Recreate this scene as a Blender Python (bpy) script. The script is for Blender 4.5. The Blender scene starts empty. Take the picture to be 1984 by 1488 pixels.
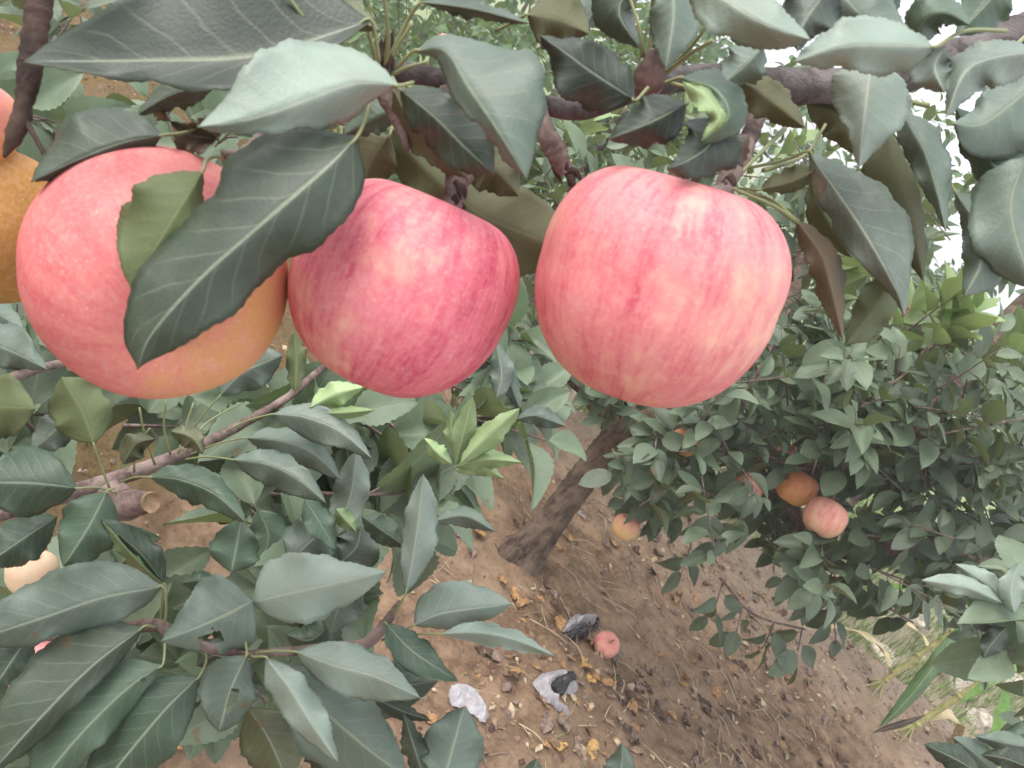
import bpy, math, random
import numpy as np
from mathutils import Vector, Matrix, noise
R = math.radians
rng = random.Random(7)
S = bpy.context.scene
# ------------------------------------------------------------------ camera (phone held tilted)
FP, CU, CV = 1499.0, 992.0, 744.0
PITCH, ROLL, CAMH = R(23.4), R(40), 1.2
Uc = Vector((math.cos(PITCH)*math.sin(ROLL), math.cos(PITCH)*math.cos(ROLL), math.sin(PITCH)))
Fc = Vector((0, 0, -1)); Fc = (Fc - Fc.dot(Uc)*Uc).normalized()
Xc = Fc.cross(Uc).normalized()
M3 = Matrix((Xc, Fc, Uc))                      # camera axes -> world axes
CAM = Vector((0, 0, CAMH))
cd = bpy.data.cameras.new('camera'); cam = bpy.data.objects.new('camera', cd); S.collection.objects.link(cam)
cam.matrix_world = Matrix.Translation(CAM) @ M3.to_4x4()
cd.sensor_width = 36; cd.lens = FP/1984*36; cd.clip_start = .01; cd.clip_end = 3000
cd.dof.use_dof = True; cd.dof.focus_distance = .62; cd.dof.aperture_fstop = 24
S.camera = cam
# ------------------------------------------------------------------ sky, sun, exposure
SUN_EL, SUN_AZ = R(56), R(-112)
w = bpy.data.worlds.new('World'); S.world = w; w.use_nodes = True
nt = w.node_tree; bg = nt.nodes['Background']
sk = nt.nodes.new('ShaderNodeTexSky'); sk.sky_type = 'NISHITA'; sk.sun_disc = False
sk.sun_elevation = SUN_EL; sk.sun_rotation = SUN_AZ; sk.dust_density = 4; sk.air_density = 1.0; sk.ozone_density = .6
hs = nt.nodes.new('ShaderNodeHueSaturation'); hs.inputs['Saturation'].default_value = .42
nt.links.new(sk.outputs[0], hs.inputs['Color']); mx = nt.nodes.new('ShaderNodeMix'); mx.data_type = 'RGBA'; mx.inputs[0].default_value = .42; mx.inputs[7].default_value = (7.0, 7.1, 7.3, 1)   # thin white overcast
nt.links.new(hs.outputs[0], mx.inputs[6]); nt.links.new(mx.outputs[2], bg.inputs[0]); bg.inputs[1].default_value = .15
sl = bpy.data.lights.new('sun', 'SUN'); sl.energy = .95; sl.angle = R(42); sl.color = (1, .95, .88)
so = bpy.data.objects.new('sun', sl); S.collection.objects.link(so)
sd = Vector((math.sin(SUN_AZ)*math.cos(SUN_EL), math.cos(SUN_AZ)*math.cos(SUN_EL), math.sin(SUN_EL)))
so.rotation_euler = sd.to_track_quat('Z', 'Y').to_euler(); so.location = (2, 2, 6)
S.view_settings.view_transform = 'Standard'; S.view_settings.look = 'None'
S.view_settings.exposure = 1.12; S.view_settings.gamma = 1
# ------------------------------------------------------------------ helpers
def ray(u, v): return M3 @ Vector(((u-CU)/FP, (CV-v)/FP, -1))
def P(u, v, d): return CAM + ray(u, v)*d
def fbm(x, y, z=0., o=4, f=1.):
    a = 1; t = 0; 
    for i in range(o): t += a*noise.noise(Vector((x*f, y*f, z*f+i*7.1))); a *= .5; f *= 2
    return t
def edge(x): return 2.95 + .12*math.sin(x*1.7) + .15*noise.noise(Vector((x*.9, 3, 0)))
def H(x, y):
    h = .05*fbm(x, y, 0, 2, .8)
    if abs(x) < 6 and y < 8: h += .030*fbm(x, y, 5, 4, 4.5) + .016*abs(fbm(x, y, 9, 3, 19))*(1+.8*noise.noise(Vector((x*2, y*2, 4))))
    e = edge(x)
    k = min(1, max(0, (y-e)/.45)); h -= .42*k*k*(3-2*k)
    if y > 20: h += min(1.5, (y-20)*.02)
    return h
def G(u, v, up=0.):
    r = ray(u, v); t = -CAMH/r.z
    for i in range(8):
        p = CAM + r*t; t = (H(p.x, p.y)-CAMH)/r.z
    p = CAM + r*t; return Vector((p.x, p.y, H(p.x, p.y)+up))
def tag(o, label=None, cat=None, group=None, kind=None):
    if label: o['label'] = label
    if cat: o['category'] = cat
    if group: o['group'] = group
    if kind: o['kind'] = kind
    return o
def empty(name, loc, label=None, cat=None, group=None):
    o = bpy.data.objects.new(name, None); S.collection.objects.link(o); o.location = loc; o.empty_display_size = .02
    return tag(o, label, cat, group)
def wloc(o):
    v = Vector((0, 0, 0))
    while o is not None: v = v + o.location; o = o.parent
    return v
def mesh(name, V, Fa, mats, parent=None, mi=None, uv=None, rnd=None, smooth=True, origin=None):
    V = np.asarray(V, dtype=np.float32).reshape(-1, 3)
    me = bpy.data.meshes.new(name)
    base = origin if origin is not None else wloc(parent)
    V = V - np.array(base, dtype=np.float32)
    if isinstance(Fa, np.ndarray) and Fa.ndim == 2:
        n, k = Fa.shape
        me.vertices.add(len(V)); me.vertices.foreach_set('co', V.ravel())
        me.loops.add(n*k); me.loops.foreach_set('vertex_index', Fa.ravel().astype(np.int32))
        me.polygons.add(n); me.polygons.foreach_set('loop_start', np.arange(0, n*k, k, dtype=np.int32))
        me.update(calc_edges=True); me.validate()
    else:
        me.from_pydata(V.tolist(), [], Fa); me.update()
    for m in (mats if isinstance(mats, (list, tuple)) else [mats]): me.materials.append(m)
    if mi is not None: me.polygons.foreach_set('material_index', np.asarray(mi, dtype=np.int32))
    if smooth: me.polygons.foreach_set('use_smooth', np.ones(len(me.polygons), dtype=bool))
    if uv is not None:
        ul = me.uv_layers.new(name='UVMap'); li = np.empty(len(me.loops), dtype=np.int32); me.loops.foreach_get('vertex_index', li)
        ul.data.foreach_set('uv', np.asarray(uv, dtype=np.float32)[li].ravel())
    if rnd is not None:
        at = me.attributes.new('rnd', 'FLOAT', 'POINT'); at.data.foreach_set('value', np.asarray(rnd, dtype=np.float32))
    o = bpy.data.objects.new(name, me); S.collection.objects.link(o)
    if parent is not None: o.parent = parent
    elif origin is not None: o.location = origin
    return o
def cr(pts, n):
    """Catmull-Rom through points (any dimension), n samples, arc-length spaced"""
    p = [np.array(q, float) for q in pts]
    if len(p) == 2: return np.array([p[0]+(p[1]-p[0])*i/(n-1) for i in range(n)])
    p = [2*p[0]-p[1]] + p + [2*p[-1]-p[-2]]
    out = []
    for i in range(1, len(p)-2):
        for j in range(24):
            t = j/24
            out.append(.5*((2*p[i]) + (p[i+1]-p[i-1])*t + (2*p[i-1]-5*p[i]+4*p[i+1]-p[i+2])*t*t + (3*p[i]-p[i-1]-3*p[i+1]+p[i+2])*t**3))
    out.append(p[-2]); out = np.array(out)
    L = np.r_[0, np.cumsum(np.linalg.norm(np.diff(out[:, :3], axis=0), axis=1))]
    T = np.linspace(0, L[-1], n)
    return np.stack([np.interp(T, L, out[:, k]) for k in range(out.shape[1])], 1)
def tube(pts, rad, ns=8, n=None, rough=0., seed=0, cap=True):
    """tube through world points -> verts, faces"""
    n = n or max(4, len(pts)*4)
    A = cr([tuple(p)+(r,) for p, r in zip(pts, rad)], n)
    V = []; Fs = []; up = None
    for i in range(n):
        t = A[min(i+1, n-1), :3]-A[max(i-1, 0), :3]; t = Vector(t).normalized()
        if up is None: up = t.orthogonal().normalized()
        up = (up - up.dot(t)*t).normalized(); sdv = t.cross(up)
        for k in range(ns):
            a = 2*math.pi*k/ns; r = A[i, 3]
            if rough: r *= 1 + rough*noise.noise(Vector((math.cos(a)*2.2+seed, math.sin(a)*2.2, i*.33))) + rough*.6*noise.noise(Vector((math.cos(a)*4+seed, math.sin(a)*4, i*.6)))*min(1, .25/rough)
            q = Vector(A[i, :3]) + (up*math.cos(a) + sdv*math.sin(a))*r; V.append(tuple(q))
    for i in range(n-1):
        for k in range(ns):
            Fs.append((i*ns+k, i*ns+(k+1) % ns, (i+1)*ns+(k+1) % ns, (i+1)*ns+k))
    if cap:
        for (b, s) in ((0, 1), ((n-1)*ns, 0)):
            c = len(V); V.append(tuple(np.mean([V[b+k] for k in range(ns)], axis=0)))
            for k in range(ns):
                i0, i1 = b+k, b+(k+1) % ns
                Fs.append((i1, i0, c, c) if s else (i0, i1, c, c))
    return V, [f if f[2] != f[3] else f[:3] for f in Fs]
class MB:
    def __init__(s): s.V = []; s.F = []; s.M = []
    def add(s, VF, m=0):
        o = len(s.V); s.V += [tuple(v) for v in VF[0]]; s.F += [tuple(i+o for i in f) for f in VF[1]]; s.M += [m]*len(VF[1]); return s
    def build(s, name, mats, parent=None, origin=None, smooth=True): return mesh(name, s.V, s.F, mats, parent, s.M, origin=origin, smooth=smooth)
# ------------------------------------------------------------------ materials
def NT(name, rough=.6, spec=.5):
    m = bpy.data.materials.new(name); m.use_nodes = True; t = m.node_tree
    b = t.nodes['Principled BSDF']; b.inputs['Roughness'].default_value = rough; b.inputs['Specular IOR Level'].default_value = spec
    return m, t, b
def nd(t, typ, **kw):
    n = t.nodes.new('ShaderNode'+typ)
    for k, v in kw.items():
        if k in ('op',): n.operation = v
        elif k in ('clamp',): n.use_clamp = v
        elif k.startswith('i_'):
            key = k[2:]; key = int(key) if key.isdigit() else key
            s = n.inputs[key]
            if hasattr(v, 'is_linked') or isinstance(v, bpy.types.NodeSocket): t.links.new(v, s)
            else: s.default_value = v
        else: setattr(n, k, v)
    return n
def mth(t, op, a, b=0., c=None, clamp=False):
    n = t.nodes.new('ShaderNodeMath'); n.operation = op; n.use_clamp = clamp
    for i, v in enumerate([a, b] + ([c] if c is not None else [])):
        if isinstance(v, bpy.types.NodeSocket): t.links.new(v, n.inputs[i])
        else: n.inputs[i].default_value = v
    return n.outputs[0]
def mix(t, f, a, b, bt='MIX'):
    n = t.nodes.new('ShaderNodeMix'); n.data_type = 'RGBA'; n.blend_type = bt
    for s, v in ((n.inputs[0], f), (n.inputs[6], a), (n.inputs[7], b)):
        if isinstance(v, bpy.types.NodeSocket): t.links.new(v, s)
        else: s.default_value = v if not isinstance(v, tuple) else (v+(1,) if len(v) == 3 else v)
    return n.outputs[2]
def ramp(t, f, a, b):   # linear step clamp
    n = t.nodes.new('ShaderNodeMapRange'); n.interpolation_type = 'SMOOTHSTEP'
    t.links.new(f, n.inputs[0]); n.inputs[1].default_value = a; n.inputs[2].default_value = b; return n.outputs[0]
def noi(t, vec, scale, detail=4, rough=.5, dist=0.):
    n = t.nodes.new('ShaderNodeTexNoise'); n.inputs['Scale'].default_value = scale; n.inputs['Detail'].default_value = detail
    n.inputs['Roughness'].default_value = rough; n.inputs['Distortion'].default_value = dist
    if vec is not None: t.links.new(vec, n.inputs['Vector'])
    return n.outputs[0]
def bump(t, b, h, dist, st=1.):
    n = t.nodes.new('ShaderNodeBump'); n.inputs['Strength'].default_value = st; n.inputs['Distance'].default_value = dist
    t.links.new(h, n.inputs['Height']); t.links.new(n.outputs[0], b.inputs['Normal']); return n
def leafmat(name, top, under, vein=(.30, .34, .24), rough=.42, trans=.25, attr=False, veins=8, bloom=.25, spec=.5, underonly=False):
    m, t, b = NT(name, rough, spec)
    uv = nd(t, 'UVMap').outputs[0]; sx = nd(t, 'SeparateXYZ', i_0=uv)
    s = mth(t, 'MULTIPLY', mth(t, 'ABSOLUTE', mth(t, 'SUBTRACT', sx.outputs[0], .5)), 2); tt = sx.outputs[1]
    tc = nd(t, 'TexCoord').outputs['Object']
    wob = mth(t, 'MULTIPLY', mth(t, 'SUBTRACT', noi(t, tc, 60, 2), .5), .5)
    midl = mth(t, 'SUBTRACT', 1, ramp(t, s, .008, .055), clamp=True)
    x = mth(t, 'ADD', mth(t, 'SUBTRACT', mth(t, 'MULTIPLY', tt, veins), mth(t, 'MULTIPLY', mth(t, 'POWER', s, .75), 1.9)), wob)
    # stagger the two halves
    side = mth(t, 'MULTIPLY', mth(t, 'GREATER_THAN', sx.outputs[0], .5), .43); x = mth(t, 'ADD', x, side)
    f = mth(t, 'ABSOLUTE', mth(t, 'SUBTRACT', mth(t, 'FRACT', x), .5))
    lat = mth(t, 'MULTIPLY', mth(t, 'SUBTRACT', 1, ramp(t, f, .0, .075), clamp=True), mth(t, 'SUBTRACT', 1, ramp(t, s, .55, .98)))
    vmask = mth(t, 'MAXIMUM', midl, mth(t, 'MULTIPLY', lat, .38))
    if attr: rn = nd(t, 'Attribute', attribute_name='rnd').outputs['Fac']
    else: rn = nd(t, 'ObjectInfo').outputs['Random']
    n1 = noi(t, tc, 25, 3)
    var = mth(t, 'ADD', mth(t, 'MULTIPLY', rn, .6), mth(t, 'MULTIPLY', n1, .9))   # .35..1.05
    dark = tuple(c*.62 for c in top); lite = tuple(min(1, c*1.5+.01) for c in top)
    col = mix(t, ramp(t, var, .25, 1.15), dark, lite)
    n2 = noi(t, tc, 90, 4, .6)
    col = mix(t, mth(t, 'MULTIPLY', ramp(t, n2, .42, .75), bloom), col, (.29, .32, .27))       # dusty bloom
    col = mix(t, mth(t, 'MULTIPLY', midl, .8), col, vein); col = mix(t, mth(t, 'MULTIPLY', lat, .25), col, vein)
    n3 = noi(t, tc, 34, 2); 
    col = mix(t, mth(t, 'MULTIPLY', ramp(t, n3, .725, .745), .6), col, (.16, .09, .04))    # brown specks
    ucol = mix(t, mth(t, 'MULTIPLY', vmask, .7), under, tuple(min(1, c*1.6) for c in under))
    ucol = mix(t, ramp(t, rn, 0, 1), ucol, mix(t, .5, ucol, (.12, .13, .07)))
    if underonly: c2 = ucol
    elif attr: c2 = mix(t, nd(t, 'NewGeometry').outputs['Backfacing'], col, ucol)
    else: c2 = col
    t.links.new(c2, b.inputs['Base Color'])
    ret = nd(t, 'TexVoronoi', feature='DISTANCE_TO_EDGE', i_Vector=tc, i_Scale=420.).outputs['Distance']
    col2 = mix(t, mth(t, 'MULTIPLY', mth(t, 'SUBTRACT', 1, ramp(t, ret, .0, .12)), .10), c2, tuple(min(1, x*1.9) for x in top))
    c2 = col2 if not attr else c2
    t.links.new(c2, b.inputs['Base Color'])
    hgt = mth(t, 'ADD', mth(t, 'MULTIPLY', vmask, -.5 if not underonly else .6), mth(t, 'ADD', mth(t, 'MULTIPLY', noi(t, tc, 300, 3), .6), mth(t, 'MULTIPLY', ramp(t, ret, 0, .25), .5)))
    bump(t, b, hgt, .0004 if not attr else .0008, .24)
    rr = mth(t, 'ADD', mth(t, 'MULTIPLY', n2, .3), rough-.12 + (.25 if underonly else 0)); t.links.new(rr, b.inputs['Roughness'])
    tr = nd(t, 'BsdfTranslucent'); tcx = mix(t, .55, c2, (.20, .30, .05)); t.links.new(tcx, tr.inputs[0])
    ms = nd(t, 'MixShader', i_0=trans); t.links.new(b.outputs[0], ms.inputs[1]); t.links.new(tr.outputs[0], ms.inputs[2])
    t.links.new(ms.outputs[0], t.nodes['Material Output'].inputs[0])
    return m
UND = (.17, .19, .11)
LM = {
 'x': (leafmat('leaf_shaded_green', (.026, .038, .027), UND, bloom=.07), leafmat('leaf_darkest_under', (.1, .1, .1), (.11, .12, .06), underonly=True)),  # top green lowered further, standing in for shade from leaves overhead
 'c': (leafmat('corn_leaf', (.12, .22, .08), (.2, .3, .1), veins=0, bloom=.05, vein=(.45, .5, .3)), leafmat('corn_leaf_under', (.1, .1, .1), (.2, .3, .1), veins=0, underonly=True)),   # name -> (upper face, under face)
 'g': (leafmat('leaf_grey_green', (.10, .138, .108), UND), leafmat('leaf_grey_under', (.1, .1, .1), UND, underonly=True)),
 'd': (leafmat('leaf_dark_green', (.044, .064, .042), UND, bloom=.12), leafmat('leaf_dark_under', (.1, .1, .1), (.11, .12, .06), underonly=True)),
 'p': (leafmat('leaf_pale_dusty', (.20, .255, .21), UND, bloom=.4, vein=(.45, .48, .38)), leafmat('leaf_pale_under', (.1, .1, .1), (.25, .28, .22), underonly=True)),
 'm': (leafmat('leaf_mid_green', (.065, .108, .068), UND, bloom=.12), leafmat('leaf_mid_under', (.1, .1, .1), (.12, .15, .06), underonly=True)),
 'y': (leafmat('leaf_young_green', (.37, .50, .25), (.36, .47, .26), bloom=.08, vein=(.5, .6, .3), trans=.4), leafmat('leaf_young_under', (.1, .1, .1), (.28, .38, .16), underonly=True, trans=.4)),
 'o': (leafmat('leaf_olive', (.12, .13, .065), (.15, .15, .07), bloom=.1, trans=.35), leafmat('leaf_olive_under', (.1, .1, .1), (.15, .15, .075), underonly=True, trans=.35)),
 'r': (leafmat('leaf_brown', (.12, .075, .05), (.16, .10, .06), bloom=.1), leafmat('leaf_brown_under', (.1, .1, .1), (.16, .11, .07), underonly=True)),
}
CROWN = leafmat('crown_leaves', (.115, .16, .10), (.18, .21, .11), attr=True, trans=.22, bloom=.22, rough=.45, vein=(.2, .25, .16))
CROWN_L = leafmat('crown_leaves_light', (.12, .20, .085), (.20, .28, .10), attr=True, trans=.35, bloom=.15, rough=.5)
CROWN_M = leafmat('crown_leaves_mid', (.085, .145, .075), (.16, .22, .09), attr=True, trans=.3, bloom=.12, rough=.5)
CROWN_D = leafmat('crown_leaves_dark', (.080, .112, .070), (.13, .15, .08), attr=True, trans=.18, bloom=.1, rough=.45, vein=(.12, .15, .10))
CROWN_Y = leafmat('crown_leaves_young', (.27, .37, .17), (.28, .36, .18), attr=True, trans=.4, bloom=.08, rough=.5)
STALK, t, b = NT('leaf_stalk', .5); b.inputs['Base Color'].default_value = (.22, .24, .11, 1)
def barkmat(name, c1, c2, sc=60, d=.004, lent=False):
    m, t, b = NT(name, .85, .3); tc = nd(t, 'TexCoord').outputs['Object']
    v_ = nd(t, 'VectorMath', operation='MULTIPLY', i_0=tc, i_1=(1, 1, .22)).outputs[0] if lent else tc
    n1 = noi(t, v_, sc, 6, .7, .6); n2 = noi(t, tc, sc*.25, 3)
    col = mix(t, ramp(t, n1, .35, .65), c1, c2); col = mix(t, ramp(t, n2, .45, .7), col, tuple(x*1.35 for x in c2))
    t.links.new(col, b.inputs['Base Color'])
    wv = nd(t, 'TexWave', i_Vector=tc, i_Scale=sc*.45, i_Distortion=6., i_Detail=3.).outputs['Fac'] if False else noi(t, v_, sc*2.3, 4, .7)
    bump(t, b, mth(t, 'ADD', n1, mth(t, 'MULTIPLY', wv, .6)), d, .9); return m
BARK = barkmat('bark_trunk', (.065, .044, .034), (.20, .145, .11), 55, .02, True)
TWIG = barkmat('bark_twig', (.10, .065, .055), (.20, .15, .135), 160, .0012)
TWIGD = barkmat('bark_twig_dark', (.022, .013, .011), (.06, .038, .03), 120, .0015)
TWIGP = barkmat('bark_grey_purple', (.05, .042, .04), (.13, .112, .11), 90, .0025)
CUTW = barkmat('cut_wood', (.26, .17, .10), (.42, .29, .18), 250, .0005)
def applemat(name, yel, pink, red, bdir=(0, 0, 1), bk=.3, boff=.0, stripes=1., hazy=.12, sd=0., mott=1.3):
    m, t, b = NT(name, .6, .22)
    tc = nd(t, 'TexCoord').outputs['Object']; sp = nd(t, 'SeparateXYZ', i_0=tc); x, y, z = sp.outputs
    l = mth(t, 'ADD', mth(t, 'SQRT', mth(t, 'ADD', mth(t, 'MULTIPLY', x, x), mth(t, 'MULTIPLY', y, y))), .0015)
    cx = mth(t, 'DIVIDE', x, l); cy = mth(t, 'DIVIDE', y, l)
    v1 = nd(t, 'CombineXYZ', i_0=mth(t, 'ADD', mth(t, 'MULTIPLY', cx, 5), sd), i_1=mth(t, 'MULTIPLY', cy, 5), i_2=mth(t, 'MULTIPLY', z, 34)).outputs[0]
    v2 = nd(t, 'CombineXYZ', i_0=mth(t, 'ADD', mth(t, 'MULTIPLY', cx, 22), sd), i_1=mth(t, 'MULTIPLY', cy, 22), i_2=mth(t, 'MULTIPLY', z, 80)).outputs[0]
    s1 = noi(t, v1, 1, 3, .6); s2 = noi(t, v2, 1, 3, .6)
    off = nd(t, 'VectorMath', operation='ADD', i_0=tc, i_1=(sd, sd*.3, 0)).outputs[0]
    big = noi(t, off, 28, 3); fine = noi(t, off, 480, 4, .75); med = noi(t, off, 95, 5, .7)
    dt = nd(t, 'VectorMath', operation='DOT_PRODUCT', i_0=nd(t, 'VectorMath', operation='NORMALIZE', i_0=tc).outputs[0], i_1=bdir).outputs['Value']
    bl = mth(t, 'ADD', mth(t, 'MULTIPLY', dt, bk), mth(t, 'ADD', mth(t, 'MULTIPLY', mth(t, 'SUBTRACT', big, .5), 1.1), .5+boff))
    bl = mth(t, 'ADD', bl, mth(t, 'MULTIPLY', mth(t, 'SUBTRACT', s1, .5), 1.0*stripes)); bl = mth(t, 'ADD', bl, mth(t, 'MULTIPLY', mth(t, 'SUBTRACT', med, .5), mott))
    col = mix(t, ramp(t, bl, .0, .72), yel, pink)
    st = mth(t, 'ADD', mth(t, 'MULTIPLY', mth(t, 'SUBTRACT', s2, .5), .95*stripes), mth(t, 'ADD', mth(t, 'MULTIPLY', bl, .55), mth(t, 'MULTIPLY', mth(t, 'SUBTRACT', s1, .5), 1.2*stripes)))
    col = mix(t, ramp(t, st, .20, .98), col, red)
    col = mix(t, mth(t, 'MULTIPLY', ramp(t, fine, .40, .72), .26), col, (.80, .50, .42))
    col = mix(t, mth(t, 'MULTIPLY', ramp(t, med, .5, .75), hazy*2), col, (.72, .48, .45))
    vo = nd(t, 'TexVoronoi', i_Vector=tc, i_Scale=190.).outputs['Distance']
    col = mix(t, mth(t, 'MULTIPLY', mth(t, 'SUBTRACT', 1, ramp(t, vo, .05, .14)), .32), col, (.80, .58, .40))
    end_tint = mth(t, 'MULTIPLY', ramp(t, l, .010, .004), 1.)   # browner round the calyx and the stalk pit
    col = mix(t, mth(t, 'MULTIPLY', end_tint, .6), col, (.28, .16, .08))
    t.links.new(col, b.inputs['Base Color'])
    b.inputs['Subsurface Weight'].default_value = .12; b.inputs['Subsurface Radius'].default_value = (.01, .004, .002); b.inputs['Subsurface Scale'].default_value = .4
    t.links.new(mth(t, 'ADD', mth(t, 'MULTIPLY', med, .25), .48), b.inputs['Roughness'])
    bump(t, b, mth(t, 'ADD', mth(t, 'MULTIPLY', fine, .5), med), .0005, .35)
    return m
YEL = (.66, .37, .17); PNK = (.66, .19, .17); RED = (.50, .060, .085)
def soilmat():
    m, t, b = NT('soil', .95, .2); g = nd(t, 'NewGeometry').outputs['Position']
    n1 = noi(t, g, 1.7, 5, .6); n2 = noi(t, g, 14, 6, .7); n3 = noi(t, g, 70, 6, .8); n4 = noi(t, g, 5, 4)
    col = mix(t, ramp(t, n2, .3, .7), (.16, .095, .057), (.47, .315, .205))
    col = mix(t, mth(t, 'MULTIPLY', ramp(t, n1, .42, .62), .45), col, (.42, .30, .21))
    col = mix(t, mth(t, 'MULTIPLY', ramp(t, n3, .52, .75), .65), col, (.085, .052, .036)); 
    col = mix(t, mth(t, 'MULTIPLY', ramp(t, n3, .38, .25), .5), col, (.42, .33, .26))
    sp = nd(t, 'SeparateXYZ', i_0=g)
    # moss left of the path
    ms = mth(t, 'MULTIPLY', ramp(t, mth(t, 'ADD', mth(t, 'MULTIPLY', sp.outputs[0], -1), mth(t, 'MULTIPLY', n4, .8)), .58, .95), ramp(t, n2, .25, .6))
    col = mix(t, mth(t, 'MULTIPLY', ms, .85), col, mix(t, ramp(t, n3, .35, .65), (.070, .050, .014), (.23, .165, .05)))
    # paler dust and dry stalk colour towards the terrace edge, green weeds far off
    fr = ramp(t, mth(t, 'ADD', sp.outputs[1], mth(t, 'MULTIPLY', n4, 1.)), 2.6, 3.6)
    fr = mth(t, 'MULTIPLY', fr, ramp(t, sp.outputs[0], -.4, .5)); col = mix(t, mth(t, 'MULTIPLY', fr, .7), col, (.47, .38, .31))
    fg = ramp(t, mth(t, 'ADD', sp.outputs[1], mth(t, 'MULTIPLY', n4, 2.)), 5., 8.)
    col = mix(t, fg, col, mix(t, n2, (.16, .24, .08), (.34, .36, .18)))
    t.links.new(col, b.inputs['Base Color'])
    bump(t, b, mth(t, 'ADD', mth(t, 'MULTIPLY', n2, .6), mth(t, 'MULTIPLY', n3, .5)), .03, .9); return m
SOIL = soilmat()
def plain(name, c, rough=.8, var=.25, sc=80, spec=.3, trans=0.):
    m, t, b = NT(name, rough, spec); tc = nd(t, 'TexCoord').outputs['Object']
    n = noi(t, tc, sc, 5, .65); col = mix(t, ramp(t, n, .3, .7), tuple(x*(1-var) for x in c), tuple(min(1, x*(1+var)) for x in c))
    t.links.new(col, b.inputs['Base Color']); bump(t, b, n, .002, .5)
    if trans:
        tr = nd(t, 'BsdfTranslucent'); t.links.new(col, tr.inputs[0]); ms = nd(t, 'MixShader', i_0=trans)
        t.links.new(b.outputs[0], ms.inputs[1]); t.links.new(tr.outputs[0], ms.inputs[2]); t.links.new(ms.outputs[0], t.nodes['Material Output'].inputs[0])
    return m
PAPER = plain('bag_paper_grey', (.33, .31, .32), .7, .25, 60); PAPERW = plain('bag_paper_white', (.40, .38, .40), .7, .15, 60)
PAPERB = plain('bag_lining_black', (.02, .02, .022), .4, .3, 60, .5)
DRYL = plain('dry_leaf', (.33, .19, .09), .8, .35, 120); DRYY = plain('dry_leaf_yellow', (.46, .29, .11), .7, .25, 120); DRYG = plain('dry_leaf_grey', (.22, .16, .13), .85, .4, 120)
DRYK = plain('dry_leaf_dark', (.10, .062, .045), .9, .4, 120)
STRAW = plain('straw', (.46, .37, .25), .8, .3, 50); ROCK = plain('pale_rock', (.50, .43, .36), .95, .42, 22)
CLOD = plain('clod', (.25, .165, .115), .95, .35, 60)
CORNL = plain('corn_blade', (.16, .30, .07), .5, .25, 30, .5, .35); CORNS = plain('corn_stalk', (.40, .38, .17), .5, .25, 30, .5, .1); CORND = plain('corn_dry', (.55, .45, .27), .7, .2, 40)
GRASS = plain('grass_blade', (.18, .27, .08), .6, .35, 20, .4, .3)
CALYX = plain('calyx_brown', (.10, .06, .035), .9, .3, 300)
# ------------------------------------------------------------------ ground
def ground():
    def axis(lo, hi, fine, flo, fhi):
        a = list(np.arange(flo, fhi+1e-6, fine)); st = fine; x = fhi
        while x < hi: st *= 1.35; x += st; a.append(x)
        st = fine; x = flo; b = []
        while x > lo: st *= 1.35; x -= st; b.append(x)
        return b[::-1]+a
    X = axis(-60, 60, .02, -2.5, 2.4); Y = axis(-25, 110, .02, .45, 4.2)
    nx, ny = len(X), len(Y)
    V = np.array([(x, y, H(x, y)) for y in Y for x in X], dtype=np.float32)
    i = np.arange(nx-1); j = np.arange(ny-1); I, J = np.meshgrid(i, j); q = (J*nx+I).ravel()
    Fq = np.stack([q, q+1, q+nx+1, q+nx], 1)
    o = mesh('ground', V, Fq, SOIL); tag(o, 'brown crumbly orchard soil with a terrace edge', 'ground', kind='structure')
ground()
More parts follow.
